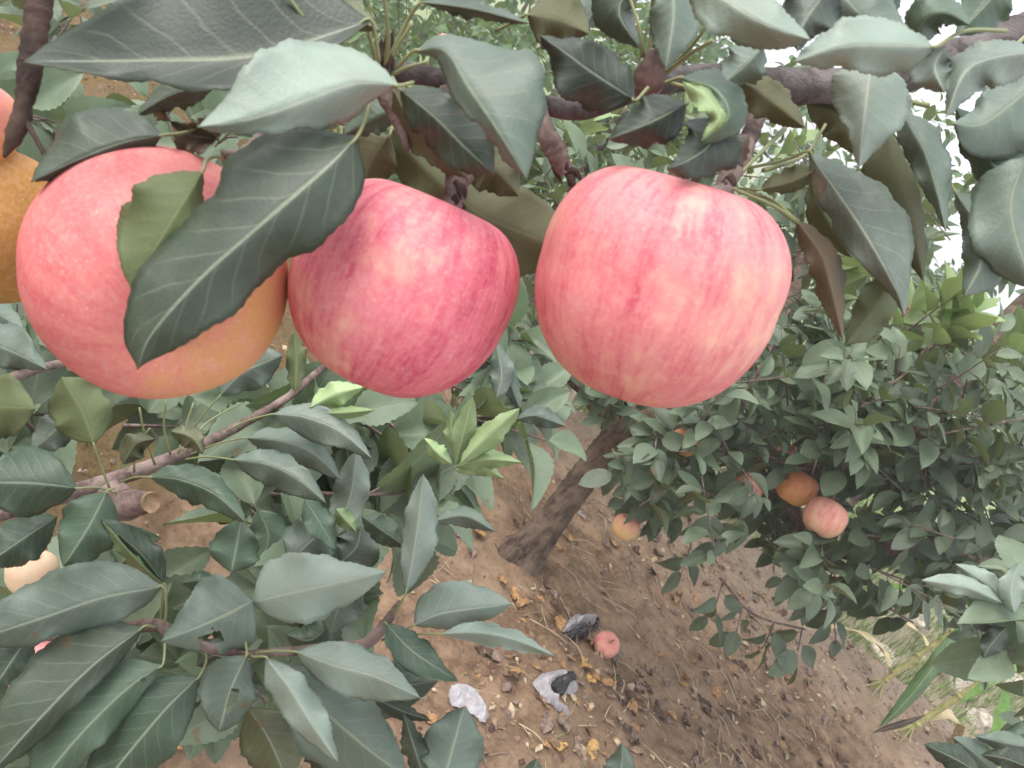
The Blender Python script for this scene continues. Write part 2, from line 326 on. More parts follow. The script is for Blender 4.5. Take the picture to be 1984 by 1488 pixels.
# ------------------------------------------------------------------ leaves
def widths(w, n):
    T = np.linspace(0, 1, n)
    if isinstance(w, (int, float)):
        return w*np.clip(np.sin(math.pi*T**.82), 0, 1)**.72*(1-.12*T)
    k = cr([(i/(len(w)+1), x) for i, x in enumerate([0]+list(w)+[0])], 80) if False else None
    xs = np.linspace(0, 1, len(w)+2); ys = np.array([0]+list(w)+[0], float)
    # smooth interpolation
    pts = cr([(x, y, 0) for x, y in zip(xs, ys/ max(1e-6, ys.max()))], 200)
    r = np.interp(T, pts[:, 0], pts[:, 1])*ys.max()
    r = np.clip(r, 0, None); r = r.max()*(r/max(r.max(), 1e-6))**.82
    return r*np.clip(np.minimum(T*14, (1-T)*20), 0, 1)**.4
def hleaf(parent, mid, a, b, d, kind='g', da=.009, db=.009, stalk=None, seed=None, wave=.0055, under=False, hole=None, name='leaf', tooth=.7, ns=6, n=67):
    """one leaf: midrib through photo points base->tip, half widths each side, real depth; a is the right-hand side while walking base->tip"""
    sr = random.Random(seed if seed is not None else int(mid[0][0]*7+mid[0][1]*13+mid[-1][0]*3))
    dd = list(d) if isinstance(d, (tuple, list)) else [d, d]
    ds = np.interp(np.linspace(0, 1, len(mid)), np.linspace(0, 1, len(dd)), dd)
    A = cr([(x, y, 0, z) for (x, y), z in zip(mid, ds)], n)
    T = np.linspace(0, 1, n); tx = np.gradient(A[:, 0]); ty = np.gradient(A[:, 1]); l = np.hypot(tx, ty)+1e-9; nxv, nyv = -ty/l, tx/l
    wa, wb = widths(a, n), widths(b, n); ph = sr.random()*6; ph2 = sr.random()*6; fr = sr.uniform(1.2, 2.4)
    cols = [(k/ns) for k in range(-ns, ns+1)]
    nc = len(cols); Vf = np.zeros((n, nc, 3)); UV = np.zeros((n, nc, 2))
    dm = A[:, 3].mean(); px = FP/dm
    for j, s in enumerate(cols):
        side = 1 if s >= 0 else -1; s_ = abs(s); w_ = wa if side > 0 else wb
        ww = w_*s_
        wav = wave*np.sin(2*math.pi*fr*T + (ph if side > 0 else ph2))*s_**2*np.sin(math.pi*T)
        if s_ == 1:
            saw = (np.arange(n) % 3)/2.; ww = ww + tooth*(saw*.00055*px - .0002*px)*np.clip(np.minimum(T*8, (1-T)*8), 0, 1)*(w_ > 2)
            ww = ww + np.array([noise.noise(Vector((q*9+ph, side*3., 0))) for q in T])*.0028*px*np.sin(math.pi*T)
        ww = ww*1.07
        u = A[:, 0]+side*nxv*ww; v = A[:, 1]+side*nyv*ww
        puck = .00016*np.cos(2*math.pi*(8*T-1.9*s_**.75+(.43 if side > 0 else 0)))*math.sin(math.pi*min(1, s_*1.1))
        dep = A[:, 3] + (da if side > 0 else db)*s_**1.25*np.sin(math.pi*np.clip(T, .02, .98))**.5 + wav + puck
        for i in range(n): Vf[i, j] = P(u[i], v[i], dep[i])
        UV[:, j, 0] = .5+s*.5; UV[:, j, 1] = T
    V = Vf.reshape(-1, 3); UV = UV.reshape(-1, 2)
    I, J = np.meshgrid(np.arange(n-1), np.arange(nc-1), indexing='ij'); q = (I*nc+J).ravel()
    Fq = np.stack([q, q+1, q+nc+1, q+nc], 1)
    if hole:
        T2 = (I.ravel()+.5)/(n-1); S2 = np.array(cols)[J.ravel()]+.5/ns
        keep = np.ones(len(Fq), bool)
        for (ht, hs_, rt, rs) in hole:
            jit = np.array([noise.noise(Vector((a_*14, b_*7, 1))) for a_, b_ in zip(T2, S2)])
            keep &= ((T2-ht)/rt)**2+((S2-hs_)/rs)**2 > 1+jit*.8
    # orient: front faces camera
    c = Fq[len(Fq)//2]; nn = np.cross(V[c[1]]-V[c[0]], V[c[3]]-V[c[0]]); tocam = np.array(CAM)-V[c[0]]
    if np.dot(nn, tocam) < 0: Fq = Fq[:, ::-1]
    e1 = np.gradient(Vf, axis=0); e2 = np.gradient(Vf, axis=1); NN = np.cross(e1, e2); NN /= (np.linalg.norm(NN, axis=2, keepdims=True)+1e-9)
    tcv = (np.array(CAM)-Vf); sg = np.sign((NN*tcv).sum(2, keepdims=True)).mean(); NN = NN*(1 if sg > 0 else -1)
    V2 = (Vf-NN*.00035).reshape(-1, 3); m = len(V)
    per = [i*nc for i in range(n)] + [(n-1)*nc+j for j in range(1, nc)] + [i*nc+nc-1 for i in range(n-2, -1, -1)] + [j for j in range(nc-2, 0, -1)]
    rim = [(per[k], per[(k+1) % len(per)], per[(k+1) % len(per)]+m, per[k]+m) for k in range(len(per))]
    Fk = Fq[keep] if hole else Fq
    faces = [tuple(f) for f in Fk] + [tuple(int(x)+m for x in f[::-1]) for f in Fk] + rim
    mi = [1 if under else 0]*len(Fk) + [0 if under else 1]*len(Fk) + [1]*len(rim)
    VV = list(map(tuple, V))+list(map(tuple, V2)); uv = list(map(tuple, UV))*2
    if stalk:
        b0 = P(*mid[0], ds[0]); pts = [P(q[0], q[1], ds[0]+.008*(i+1)) for i, q in enumerate(stalk)]
        st = [P(A[3, 0], A[3, 1], A[3, 3]+.0008), b0] + pts
        TV, TF = tube(st, [.0005, .0006]+[.0007]*(len(st)-2), 6, 12)
        o = len(VV); VV += TV; uv += [(.5, .5)]*len(TV); faces += [tuple(i+o for i in f) for f in TF]; mi += [2]*len(TF)
    return mesh(name, VV, faces, [LM[kind][0], LM[kind][1], STALK], parent, mi, uv)
def tmpl(nl=7, nw=5, fold=.35, curl=.35, teeth=False):
    V = []; UVt = []
    for i in range(nl):
        t = i/(nl-1); w = .27*max(0, math.sin(math.pi*t**.8))**.75; 
        if i == 0: w = .01
        if i == nl-1: w = .004
        for j in range(nw):
            s = -1+2*j/(nw-1); ww = w*(1+(.10 if (teeth and i % 2 and abs(s) == 1) else 0))
            V.append((s*ww, t, abs(s)*ww*fold - curl*t*t*.5 + .02*math.sin(t*9+s*2)*abs(s))); UVt.append((.5+s/2, t))
    V = np.array(V); I, J = np.meshgrid(np.arange(nl-1), np.arange(nw-1), indexing='ij'); q = (I*nw+J).ravel()
    return V, np.stack([q, q+1, q+nw+1, q+nw], 1), np.array(UVt)
TM = [tmpl(8, 5, .5, .25), tmpl(8, 5, .25, .6), tmpl(8, 5, .75, .4), tmpl(8, 5, .1, .1)]
TMF = [tmpl(21, 7, .5, .3, True), tmpl(21, 7, .3, .65, True), tmpl(21, 7, .8, .45, True)]
UPW = Vector((0, 0, 1))
class Foliage:
    def __init__(s, fine=False): s.V = []; s.F = []; s.U = []; s.R = []; s.n = 0; s.W = MB(); s.tm = TMF if fine else TM; s.count = 0
    def leaf(s, p, dr, nrm, L, r, wsc=1.):
        y = dr.normalized(); z = (nrm-nrm.dot(y)*y)
        if z.length < 1e-3: z = y.orthogonal()
        z.normalize(); x = y.cross(z)
        V, Fq, U = s.tm[rng.randrange(len(s.tm))]; Mx = np.array((x*wsc, y, z)); 
        s.V.append((V*L) @ Mx + np.array(p)); s.F.append(Fq+s.n); s.U.append(U); s.R.append(np.full(len(V), r)); s.n += len(V); s.count += 1
    def shoot(s, p, dr, L, n, ls, r0=None, stemr=.002, spread=1., droop=.35, twig=True):
        dr = dr.normalized(); side = dr.orthogonal().normalized(); q2 = dr.cross(side); r0 = rng.random() if r0 is None else r0
        bend = Vector((rng.uniform(-.3, .3), rng.uniform(-.3, .3), rng.uniform(-.1, .3)))*L
        pts = [p, p+dr*L*.5+bend*.25, p+dr*L+bend*.6]
        if twig: s.W.add(tube(pts, [stemr, stemr*.8, stemr*.4], 4, 5))
        a = rng.random()*6
        for i in range(n):
            t = .12+.88*(i+rng.random()*.5)/n; c = Vector(pts[0]).lerp(pts[1], min(1, t*2)) if t < .5 else Vector(pts[1]).lerp(pts[2], t*2-1)
            a += 2.4+rng.uniform(-.4, .4); o = side*math.cos(a)+q2*math.sin(a); k = 1.1-.6*t
            ld = (dr*(.35+.5*t)+o*k*spread+Vector((0, 0, -droop*rng.uniform(.2, 1.4)))).normalized()
            pl = ls*rng.uniform(.2, .4)
            nm = (UPW*1.2 + dr*.6 - o*.1 + Vector((rng.uniform(-.7, .7), rng.uniform(-.8, .4), rng.uniform(-.2, .2))))
            sz = ls*rng.uniform(.62, 1.15)*(1 if t < .85 else .7)
            s.leaf(c+ld*pl*.6, ld, nm, sz, min(1, max(0, r0*.6+rng.random()*.5)), rng.uniform(.85, 1.2))
            if i % 2 == 0 and twig: s.W.add(tube([c, c+ld*pl*.62], [.0011, .0009], 3, 2, cap=False))
    def build(s, parent, mat, name='crown', wood='twigs', wmat=None):
        o = mesh(name, np.concatenate(s.V), np.concatenate(s.F), mat, parent, None, np.concatenate(s.U), np.concatenate(s.R))
        if s.W.V: tag(s.W.build(wood, wmat or TWIG, parent), kind='stuff')
        return o
def inside(poly, x, y):
    c = False; j = len(poly)-1
    for i in range(len(poly)):
        xi, yi = poly[i]; xj, yj = poly[j]
        if (yi > y) != (yj > y) and x < (xj-xi)*(y-yi)/(yj-yi)+xi: c = not c
        j = i
    return c
def fill(fo, poly, d0, d1, nsh, L, n, ls, r=(0, 1), gaps=(), dirf=None, spread=1., droop=.35, stemr=.002):
    xs = [p[0] for p in poly]; ys = [p[1] for p in poly]; k = 0; tries = 0
    while k < nsh and tries < nsh*60:
        tries += 1; u, v = rng.uniform(min(xs), max(xs)), rng.uniform(min(ys), max(ys)); 
        if not inside(poly, u, v): continue
        if any(((u-g[0])/g[2])**2+((v-g[1])/g[3])**2 < 1 for g in gaps): continue
        d = rng.uniform(d0, d1); p = P(u, v, d)
        if p.z < .12: continue
        dr = dirf(p) if dirf else Vector((rng.uniform(-1, 1), rng.uniform(-1, .5), rng.uniform(-.1, 1)))
        fo.shoot(p-dr.normalized()*L*.5, dr, L*rng.uniform(.6, 1.3), n, ls, rng.uniform(*r), stemr, spread, droop); k += 1

# ------------------------------------------------------------------ apples
def apple_bm(nu=120, nv=90, taper=.10, pit=.34, base=.16, lob=.02, flat=1.0, skew=0., seed=0):
    V = []; UVs = []
    for i in range(nv+1):
        ph = math.pi*i/nv; 
        for j in range(nu):
            th = 2*math.pi*j/nu
            z = math.cos(ph)*flat; r = math.sin(ph)
            r = r**.86
            zz = z*.93 + (.10*r*r*(1 if z > 0 else -.6))
            zz -= pit*math.exp(-(r/.30)**2)*(1 if z > 0 else 0); zz += base*math.exp(-(r/.26)**2)*(1 if z < 0 else 0)
            rr = r*(1+taper*z)*(1+lob*math.cos(5*th+seed)*(1 if z < 0 else .4)*abs(z))
            rr *= 1+.018*noise.noise(Vector((math.cos(th)*1.3+seed, math.sin(th)*1.3, z*1.2)))
            zz += skew*math.cos(th)*r*(.5+.5*z)
            V.append((rr*math.cos(th), rr*math.sin(th), zz))
    Fs = []
    for i in range(nv):
        for j in range(nu): Fs.append((i*nu+j, (i+1)*nu+j, (i+1)*nu+(j+1) % nu, i*nu+(j+1) % nu))
    return V, Fs
def apple(p, rad, axis, mat, label, group=None, pit=.34, lob=.014, flat=1., roll=0., detail=True, stalk=.4, skew=0., taper=.1, seed=0, calyx=True, base=.16):
    """axis: world direction of the stalk end"""
    e = empty('apple', p, label, 'apple', group)
    q = axis.normalized().to_track_quat('Z', 'Y'); e.rotation_mode = 'QUATERNION'; e.rotation_quaternion = q @ Matrix.Rotation(roll, 3, 'Z').to_quaternion()
    V, Fs = apple_bm(*( (120, 90) if detail else (48, 36)), flat=flat, pit=pit, lob=lob, seed=seed, skew=skew, taper=taper, base=base)
    V = [(x*rad, y*rad, z*rad) for x, y, z in V]; Z0 = Vector((0, 0, 0))
    mesh('flesh', V, Fs, mat, e, origin=Z0)
    if stalk:
        sv = tube([Vector((0, 0, rad*.5)), Vector((rad*.03, 0, rad*.8)), Vector((rad*.12, rad*.05, rad*(.8+stalk)))], [.0014, .0013, .002], 8, 10, .15)
        mesh('stalk', sv[0], sv[1], TWIG, e, origin=Z0)
    if calyx:
        mb = MB()
        for k in range(5):
            a = k*1.2566+.3; c = Vector((math.cos(a), math.sin(a), 0)); o = Vector((-math.sin(a), math.cos(a), 0))
            zb = -rad*(.93*flat+.02-base)
            q0 = Vector((0, 0, zb-.0005)) + c*rad*.02
            q = [q0+o*rad*.035, q0-o*rad*.035, Vector((0, 0, zb-rad*.05))+c*rad*.07-o*rad*.02, Vector((0, 0, zb-rad*.06))+c*rad*.10, Vector((0, 0, zb-rad*.05))+c*rad*.07+o*rad*.02]
            q2 = [x+Vector((0, 0, -.0006)) for x in q]
            mb.add((q+q2, [(0, 1, 2, 3, 4), (9, 8, 7, 6, 5)]+[(i, i+5, (i+1) % 5+5, (i+1) % 5) for i in range(5)]))
        mb.build('calyx', CALYX, e, origin=Z0)
    return e
def cdir(x, y, z): return M3 @ Vector((x, y, z))      # camera-space direction (x right, y up, z to viewer) -> world
LAX = cdir(-.42, .64, -.64)
_q = (LAX.normalized().to_track_quat('Z', 'Y') @ Matrix.Rotation(.4, 3, 'Z').to_quaternion()).inverted()
LYD = tuple((_q @ cdir(-.85, .35, .25)).normalized())
AM_R = applemat('apple_skin_rosy', (.80, .43, .33), (.73, .22, .24), (.56, .08, .13), tuple(Vector((0, -.3, .3))), .25, .05, 1., .2, .3)
AM_M = applemat('apple_skin_crimson', (.78, .40, .32), (.69, .165, .22), (.52, .05, .115), (.3, 0, .1), .2, .12, 1.15, .12, 1.7)
AM_L = applemat('apple_skin_blush', (.68, .38, .13), (.72, .235, .22), (.58, .11, .13), LYD, .6, .28, .5, .15, 3.1, .45)
AM_Y = applemat('apple_skin_yellow_shaded', (.40, .22, .05), (.40, .20, .06), (.32, .13, .06), (0, 0, 1), 0, -.3, .1, .0, 5., .3)  # yellow skin darkened: the shadow it hangs in is put into the colour
AM_C = applemat('apple_skin_cream', (.62, .50, .32), (.64, .44, .30), (.6, .32, .22), (0, 0, 1), .3, -.3, .4, .1, 13.)
AM_O = applemat('apple_skin_amber', (.66, .38, .13), (.64, .27, .13), (.54, .12, .08), (0, 0, 1), .5, .05, .8, .1, 15.)
AM_G = applemat('apple_skin_peach', (.66, .44, .20), (.66, .36, .22), (.58, .18, .14), (0, 0, 1), .6, -.15, .6, .1, 11.)
AM_B = applemat('apple_skin_orange', (.66, .42, .26), (.62, .27, .22), (.52, .13, .13), (0, 0, 1), .4, .05, .9, .1, 8.)
G1 = 'large ripe apples hanging in a row'
apple(P(1270, 560, .292), .0455, cdir(.26, .93, .22), AM_R, 'largest rosy pink apple hanging below the dark curled leaf, nearest the trunk', G1, flat=1.04, roll=1., taper=.07, seed=1, skew=-.03, lob=.006)
apple(P(779, 563, .302), .0428, cdir(.42, .86, .12), AM_M, 'crimson streaked apple hanging between the two other large pink ones', G1, flat=1.02, roll=2.3, taper=.06, seed=2.4, skew=.06)
apple(P(313, 538, .290), .0458, LAX, AM_L, 'rosy apple with yellow flank half hidden by a big dark leaf', G1, flat=.96, roll=.4, taper=.03, seed=4, stalk=.2)
apple(P(-22, 440, .325), .0335, cdir(.1, .9, -.3), AM_Y, 'smooth yellow apple cut by the photo edge behind the rosy one', G1, roll=.3, seed=6)
apple(P(-75, 240, .30), .0195, cdir(.1, .9, .1), AM_L, 'pink apple sliver above the yellow apple at the photo edge', G1, detail=False, seed=3)
G2 = 'apples hanging in the tree behind'
def far_apple(u, v, d, pr, ax, mat, label, group=G2, **k): return apple(P(u, v, d), pr/FP*d, cdir(*ax), mat, label, group, detail=False, **k)
far_apple(1597, 1004, 1.42, 40, (.55, .8, -.1), AM_B, 'lowest bare apple hanging below the dark foliage, dusty orange pink', skew=.1, roll=1)
far_apple(1543, 944, 1.50, 38, (.5, .8, .1), AM_O, 'orange apple half covered by leaves just above the lowest bare apple', roll=2, seed=2)
far_apple(1447, 940, 1.52, 33, (.5, .8, 0), AM_B, 'small orange apple tucked under leaves left of the paired apples', roll=3, seed=3)
far_apple(1528, 882, 1.62, 24, (.5, .8, 0), AM_B, 'apple mostly buried in leaves above the orange apples', roll=4, seed=4)
far_apple(1326, 858, 1.46, 28, (.3, .8, 0), AM_O, 'orange apple hanging right under the largest foreground apple', roll=5, seed=5)
far_apple(1212, 1022, 1.62, 26, (.35, .9, .2), AM_G, 'small yellow apple hanging over the bare soil beside the trunk', roll=1, seed=6)
far_apple(1752, 606, 1.5, 20, (.4, .8, 0), AM_R, 'small pink apple peeping out behind the hanging leaves up high', seed=7)
far_apple(1848, 784, 1.5, 17, (.4, .8, 0), AM_B, 'tiny withered orange fruitlet on the thick diagonal limb', seed=8)
far_apple(860, 78, 2.4, 12, (.4, .8, 0), AM_B, 'distant small apple in the pale green tree behind', seed=9)
far_apple(62, 1112, .56, 46, (.2, .9, .2), AM_C, 'pale yellow apple half covered by leaves in the lower branch', 'apples low behind the near leaves', seed=10)
far_apple(108, 1300, .56, 80, (.3, .8, .1), AM_R, 'pink apple glimpsed under the long lowest leaves', 'apples low behind the near leaves', seed=11)
g = G(1160, 1262)
apple(g+Vector((0, 0, .030)), .034, cdir(.35, .55, .75), AM_B, 'fallen apple lying on the soil next to a torn paper bag', None, detail=False, roll=.6, seed=12, flat=.92, stalk=.35, pit=.2)
# ------------------------------------------------------------------ foreground branch with the large apples
top = empty('apple_branch', P(740, 140, .30), 'leafy apple branch carrying the large pink apples', 'branch', 'apple branches reaching over the path')
mb = MB()
mb.add(tube([P(2080, 20, .44), P(1900, 92, .42), P(1700, 158, .40), P(1500, 165, .38), P(1380, 150, .35), P(1250, 168, .32), P(1130, 212, .315), P(1000, 190, .31), P(850, 150, .30), P(740, 135, .295), P(650, 110, .30), P(560, 40, .33), P(470, -60, .36)],
            [.0098, .0094, .0090, .0084, .006, .0048, .0042, .0038, .0036, .0038, .0034, .003, .0025], 14, 150, .14, 1))
mb.build('bough', TWIGP, top)
MB().add(tube([P(870, 170, .30), P(882, 260, .300), P(892, 310, .298), P(884, 365, .296), P(872, 410, .292)], [.0042, .0042, .0046, .0044, .0036], 12, 40, .25, 2)).build('spur', TWIG, top)
MB().add(tube([P(745, 170, .295), P(768, 225, .29), P(790, 292, .288)], [.0045, .003, .0008], 8, 16, .3, 3)).build('spur', TWIG, top)
MB().add(tube([P(1040, 195, .31), P(1055, 250, .30), P(1075, 290, .30), P(1098, 335, .302)], [.003, .0036, .0044, .003], 14, 60, .3, 4)).build('spur', TWIG, top)
MB().add(tube([P(1480, 180, .372), P(1455, 260, .35), P(1420, 330, .325), P(1395, 375, .31), P(1350, 372, .298)], [.0048, .0042, .0046, .0040, .0018], 10, 40, .3, 5)).build('spur', TWIG, top)
MB().add(tube([P(1250, 175, .318), P(1262, 135, .305), P(1266, 95, .30)], [.006, .0055, .002], 10, 24, .3, 6)).build('spur', TWIG, top)
mb = MB()
mb.add(tube([P(80, -40, .27), P(72, 40, .27), P(58, 130, .268), P(46, 205, .268), P(30, 258, .268), P(8, 305, .27)], [.0042, .0042, .0040, .0030, .0030, .0006], 12, 60, .22, 8))
mb.add(tube([P(46, 230, .268), P(66, 262, .268), P(92, 312, .27)], [.0014, .0009, .0007], 6, 12, .1))
mb.build('side_twig', TWIGD, top)
def knob(c, dr, r, seed, n=9, par=None):
    q_ = random.Random(seed); m_ = MB(); dr = dr.normalized()
    for k in range(n):
        o = Vector((q_.uniform(-1, 1), q_.uniform(-1, 1), q_.uniform(-1, 1))).normalized(); a = c+dr*q_.uniform(-1.6, 1)*r
        m_.add(tube([a, a+(o+dr*.8)*r*.7, a+(o*.8+dr*1.5)*r*1.1], [r*.42, r*.34, r*.06], 7, 8, .5, k))
    m_.build('bud_cluster', TWIGD, par or top)
knob(P(1096, 325, .302), cdir(.3, -.6, 0), .0048, 1); knob(P(1262, 140, .31), cdir(0, 1, 0), .005, 2); knob(P(1400, 365, .312), cdir(-.2, -.5, 0), .0045, 3); knob(P(745, 140, .292), cdir(.2, .6, .2), .005, 4); knob(P(884, 380, .293), cdir(0, -1, 0), .0038, 5)
T = lambda *a, **k: hleaf(top, *a, **k)
# (midrib base->tip), a = right-hand half width, b = left-hand half width, depth
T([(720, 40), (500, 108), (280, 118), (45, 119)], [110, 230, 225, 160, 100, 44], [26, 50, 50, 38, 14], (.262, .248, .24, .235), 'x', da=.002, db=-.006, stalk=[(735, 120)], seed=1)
T([(775, 166), (690, 162), (605, 190), (520, 222), (450, 238), (382, 246)], [36, 78, 108, 118, 88, 34], [28, 58, 62, 52, 30, 22, 14], (.245, .235, .225, .222), 'p', da=.006, db=.010, stalk=[(800, 160)], seed=2)
T([(694, 262), (640, 318), (560, 388), (480, 458), (400, 528), (325, 608), (285, 662), (266, 716)], [82, 116, 126, 104, 90, 86, 82, 46], [75, 94, 96, 68, 88, 84, 64, 42], (.246, .232, .224, .222, .226), 'd', da=.012, db=.010, stalk=[(712, 215), (720, 160)], seed=3, wave=.004)
T([(394, 330), (345, 410), (296, 490), (254, 562)], [72, 92, 62], [34, 48, 40], (.244, .236, .238), 'm', da=.004, db=.008, stalk=[(402, 308), (428, 305), (440, 330)], under=True, seed=4)
T([(318, 262), (240, 276), (150, 310), (60, 352)], [50, 74, 74, 36], [34, 38, 22, 14], (.272, .262, .258), 'd', da=.01, stalk=[(365, 255), (395, 235)], seed=5)
T([(300, 300), (210, 306), (120, 330), (70, 352)], [10, 14, 8], [18, 24, 16], (.268, .262), 'r', under=True, seed=55)
T([(800, 100), (862, 98), (905, 165), (952, 235), (990, 295), (1021, 348)], [20, 26, 34, 26, 20, 14], [18, 70, 128, 128, 92, 38], (.26, .245, .238, .236, .238), 'g', da=.008, db=.008, stalk=[(770, 130)], seed=6, wave=.003)
T([(772, 170), (840, 225), (900, 285), (958, 338)], [38, 46, 40], [40, 60, 50], (.27, .262, .262), 'd', da=.01, stalk=[(760, 150)], seed=7)
T([(760, 172), (800, 240), (850, 300), (905, 345)], [26, 30, 20], [20, 24, 10], (.282, .28), 'o', under=True, stalk=[(760, 150)], seed=77)
T([(770, 210), (715, 235), (665, 262)], [32, 30, 20], [24, 26, 16], (.31, .31), 'm', seed=8, stalk=[(790, 180)])
T([(755, 262), (720, 310), (700, 375)], [55, 62, 40], [36, 46, 30], (.33, .335), 'o', under=True, seed=9, stalk=[(780, 200)])
T([(760, 245), (800, 300), (850, 350), (905, 400)], [36, 50, 40], [40, 60, 40], (.342, .345), 'm', under=True, seed=10, stalk=[(750, 200)])
T([(845, 350), (930, 415), (1020, 455), (1130, 500)], [70, 110, 90, 40], [55, 78, 72, 46], (.365, .36, .36), 'o', under=True, seed=11, stalk=[(820, 300), (840, 200)], da=.01)
T([(900, 300), (960, 330), (1005, 380)], [40, 46, 30], [30, 40, 24], (.335, .34), 'o', under=True, seed=111, stalk=[(880, 220)])
T([(1232, 195), (1150, 142), (1100, 105), (1045, 68)], [42, 52, 46, 18], [46, 64, 62, 24], (.275, .262, .26), 'd', da=.01, db=.006, stalk=[(1255, 170)], seed=12)
T([(1020, 28), (1085, 40), (1142, 66)], [46, 56, 26], [40, 52, 36], (.285, .28), 'o', seed=13, stalk=[(1000, 40), (960, 60)], under=True)
T([(815, 4), (915, 18), (1025, 46)], [12, 16, 10], [14, 18, 12], (.275, .27), 'd', seed=14, da=.012, stalk=[(790, 40), (745, 130)])
T([(1332, 200), (1262, 236), (1178, 270)], [38, 44, 24], [40, 44, 26], (.272, .262, .262), 'd', seed=15, da=.01, stalk=[(1330, 180)])
T([(1398, 226), (1375, 280), (1330, 312), (1290, 328)], [56, 50, 30, 12], [44, 58, 40, 26], (.268, .248, .244), 'd', seed=16, da=.008, db=.012, stalk=[(1390, 190), (1300, 160)])
T([(1452, 262), (1420, 290), (1380, 312)], [20, 34, 22], [20, 30, 18], (.27, .268), 'r', seed=166)
T([(1318, 150), (1385, 172), (1412, 225), (1362, 280)], [30, 26, 16], [26, 34, 26], (.26, .248, .25), 'm', seed=17, da=.004, db=.014, stalk=[(1290, 160)])
T([(1322, 158), (1372, 190), (1392, 232), (1360, 272)], [24, 22, 12], [12, 12, 8], (.254, .243, .246), 'y', seed=177, da=.002, db=.003)
T([(1330, -60), (1420, 10), (1490, 50), (1572, 78)], [48, 62, 52, 30], [60, 66, 50, 26], (.25, .238, .236), 'p', seed=18, da=.01, stalk=[(1290, -60)])
T([(1812, 92), (1720, 88), (1630, 92), (1538, 120)], [34, 50, 50, 26], [46, 54, 40, 26], (.25, .236, .236), 'p', seed=19, db=.012, stalk=[(1870, 60), (1950, 60)])
T([(1620, -40), (1560, 40), (1545, 100)], [50, 60, 30], [40, 60, 26], (.262, .256), 'g', seed=20)
T([(1600, -60), (1660, 20), (1760, 78)], [46, 62, 40], [50, 66, 40], (.275, .27), 'g', seed=21)
T([(1770, 95), (1790, 40), (1830, 25), (1880, 50)], [26, 36, 26, 12], [22, 36, 32, 20], (.262, .25, .25), 'm', seed=22, da=.01)
T([(2020, 100), (1930, 110), (1870, 140), (1832, 228)], [20, 30, 36, 14], [44, 52, 48, 24], (.262, .252, .25), 'p', seed=23, da=.01)
T([(1830, 90), (1812, 130), (1830, 180)], [34, 46, 30], [22, 30, 20], (.258, .252), 'p', seed=233)
T([(1690, 110), (1680, 180), (1672, 250), (1664, 325)], [62, 62, 34, 14], [66, 82, 66, 26], (.31, .30, .30), 'p', seed=24, da=.01, db=.012)
T([(1565, 292), (1620, 370), (1680, 460), (1735, 560), (1752, 612)], [26, 40, 44, 30, 14], [30, 66, 84, 70, 26], (.335, .325, .325), 'p', seed=25, da=.01, db=.01, stalk=[(1520, 310), (1430, 330)])
T([(1716, 248), (1745, 350), (1770, 440), (1790, 548)], [60, 66, 46, 20], [20, 26, 24, 12], (.352, .35), 'o', seed=26, under=True, stalk=[(1740, 180)])
T([(1725, 520), (1706, 580), (1640, 668)], [36, 34, 22], [30, 34, 30], (.345, .345), 'm', seed=27, under=True)
T([(1540, 425), (1590, 490), (1612, 560), (1633, 660)], [24, 28, 30, 14], [22, 28, 24, 10], (.335, .33), 'r', seed=28, under=True, stalk=[(1500, 390), (1440, 370)])
T([(1470, 368), (1535, 352), (1598, 322)], [14, 18, 12], [20, 26, 18], (.34, .335), 'o', seed=29, stalk=[(1430, 365)], under=True)
T([(1570, 350), (1600, 420), (1650, 500)], [26, 34, 20], [20, 28, 16], (.36, .36), 'm', seed=30, under=True)
T([(1415, 148), (1480, 185), (1560, 248)], [30, 38, 24], [26, 34, 22], (.335, .33), 'o', seed=31, under=True, stalk=[(1390, 160)])
T([(1480, 90), (1440, 130), (1400, 165)], [30, 40, 28], [30, 36, 20], (.32, .32), 'g', seed=32)
T([(1560, 200), (1630, 230), (1660, 300)], [34, 48, 30], [40, 46, 24], (.40, .40), 'o', seed=33, under=True)
T([(1745, 215), (1790, 290), (1815, 370), (1832, 448)], [34, 34, 24, 12], [32, 40, 32, 14], (.33, .325), 'g', seed=34, under=False, da=.01, stalk=[(1730, 190)])
T([(2040, 130), (1960, 200), (1900, 240), (1845, 240)], [40, 50, 34], [60, 84, 70], (.34, .33), 'g', seed=35, db=.01)
T([(1850, 205), (1900, 290), (1960, 350), (2040, 390)], [24, 40, 40], [40, 66, 60], (.35, .345), 'm', seed=36)
T([(1990, 300), (1960, 390), (1975, 480), (2010, 560)], [60, 80, 60], [40, 50, 40], (.335, .33), 'g', seed=37, da=.01)
T([(1850, 372), (1895, 440), (1900, 510), (1868, 574)], [24, 34, 30], [44, 62, 44], (.345, .34), 'g', seed=38, stalk=[(1830, 330), (1780, 240)])
T([(2010, 400), (1990, 470), (1990, 540)], [50, 60, 30], [30, 30, 20], (.35, .35), 'm', seed=39)
T([(1300, -50), (1305, 30), (1290, 135)], [34, 44, 26], [40, 50, 26], (.285, .28), 'g', seed=40, stalk=[(1320, -80)])
T([(1240, -50), (1200, 20), (1240, 95)], [40, 50, 24], [20, 24, 14], (.30, .30), 'd', seed=41)
T([(1200, -60), (1160, 0), (1130, 60)], [30, 40, 20], [40, 44, 20], (.32, .32), 'g', seed=42)
T([(640, -50), (670, 20), (735, 60)], [30, 28, 16], [24, 30, 20], (.28, .27), 'o', seed=43)
T([(900, -60), (880, -10), (960, 22)], [30, 24, 10], [30, 30, 16], (.29, .29), 'm', seed=44)
T([(420, 165), (340, 180), (262, 225)], [30, 30, 14], [26, 30, 14], (.30, .30), 'd', seed=45, stalk=[(470, 160)])
T([(1700, -60), (1690, 0), (1640, 60)], [40, 56, 30], [40, 50, 30], (.31, .31), 'g', seed=46)
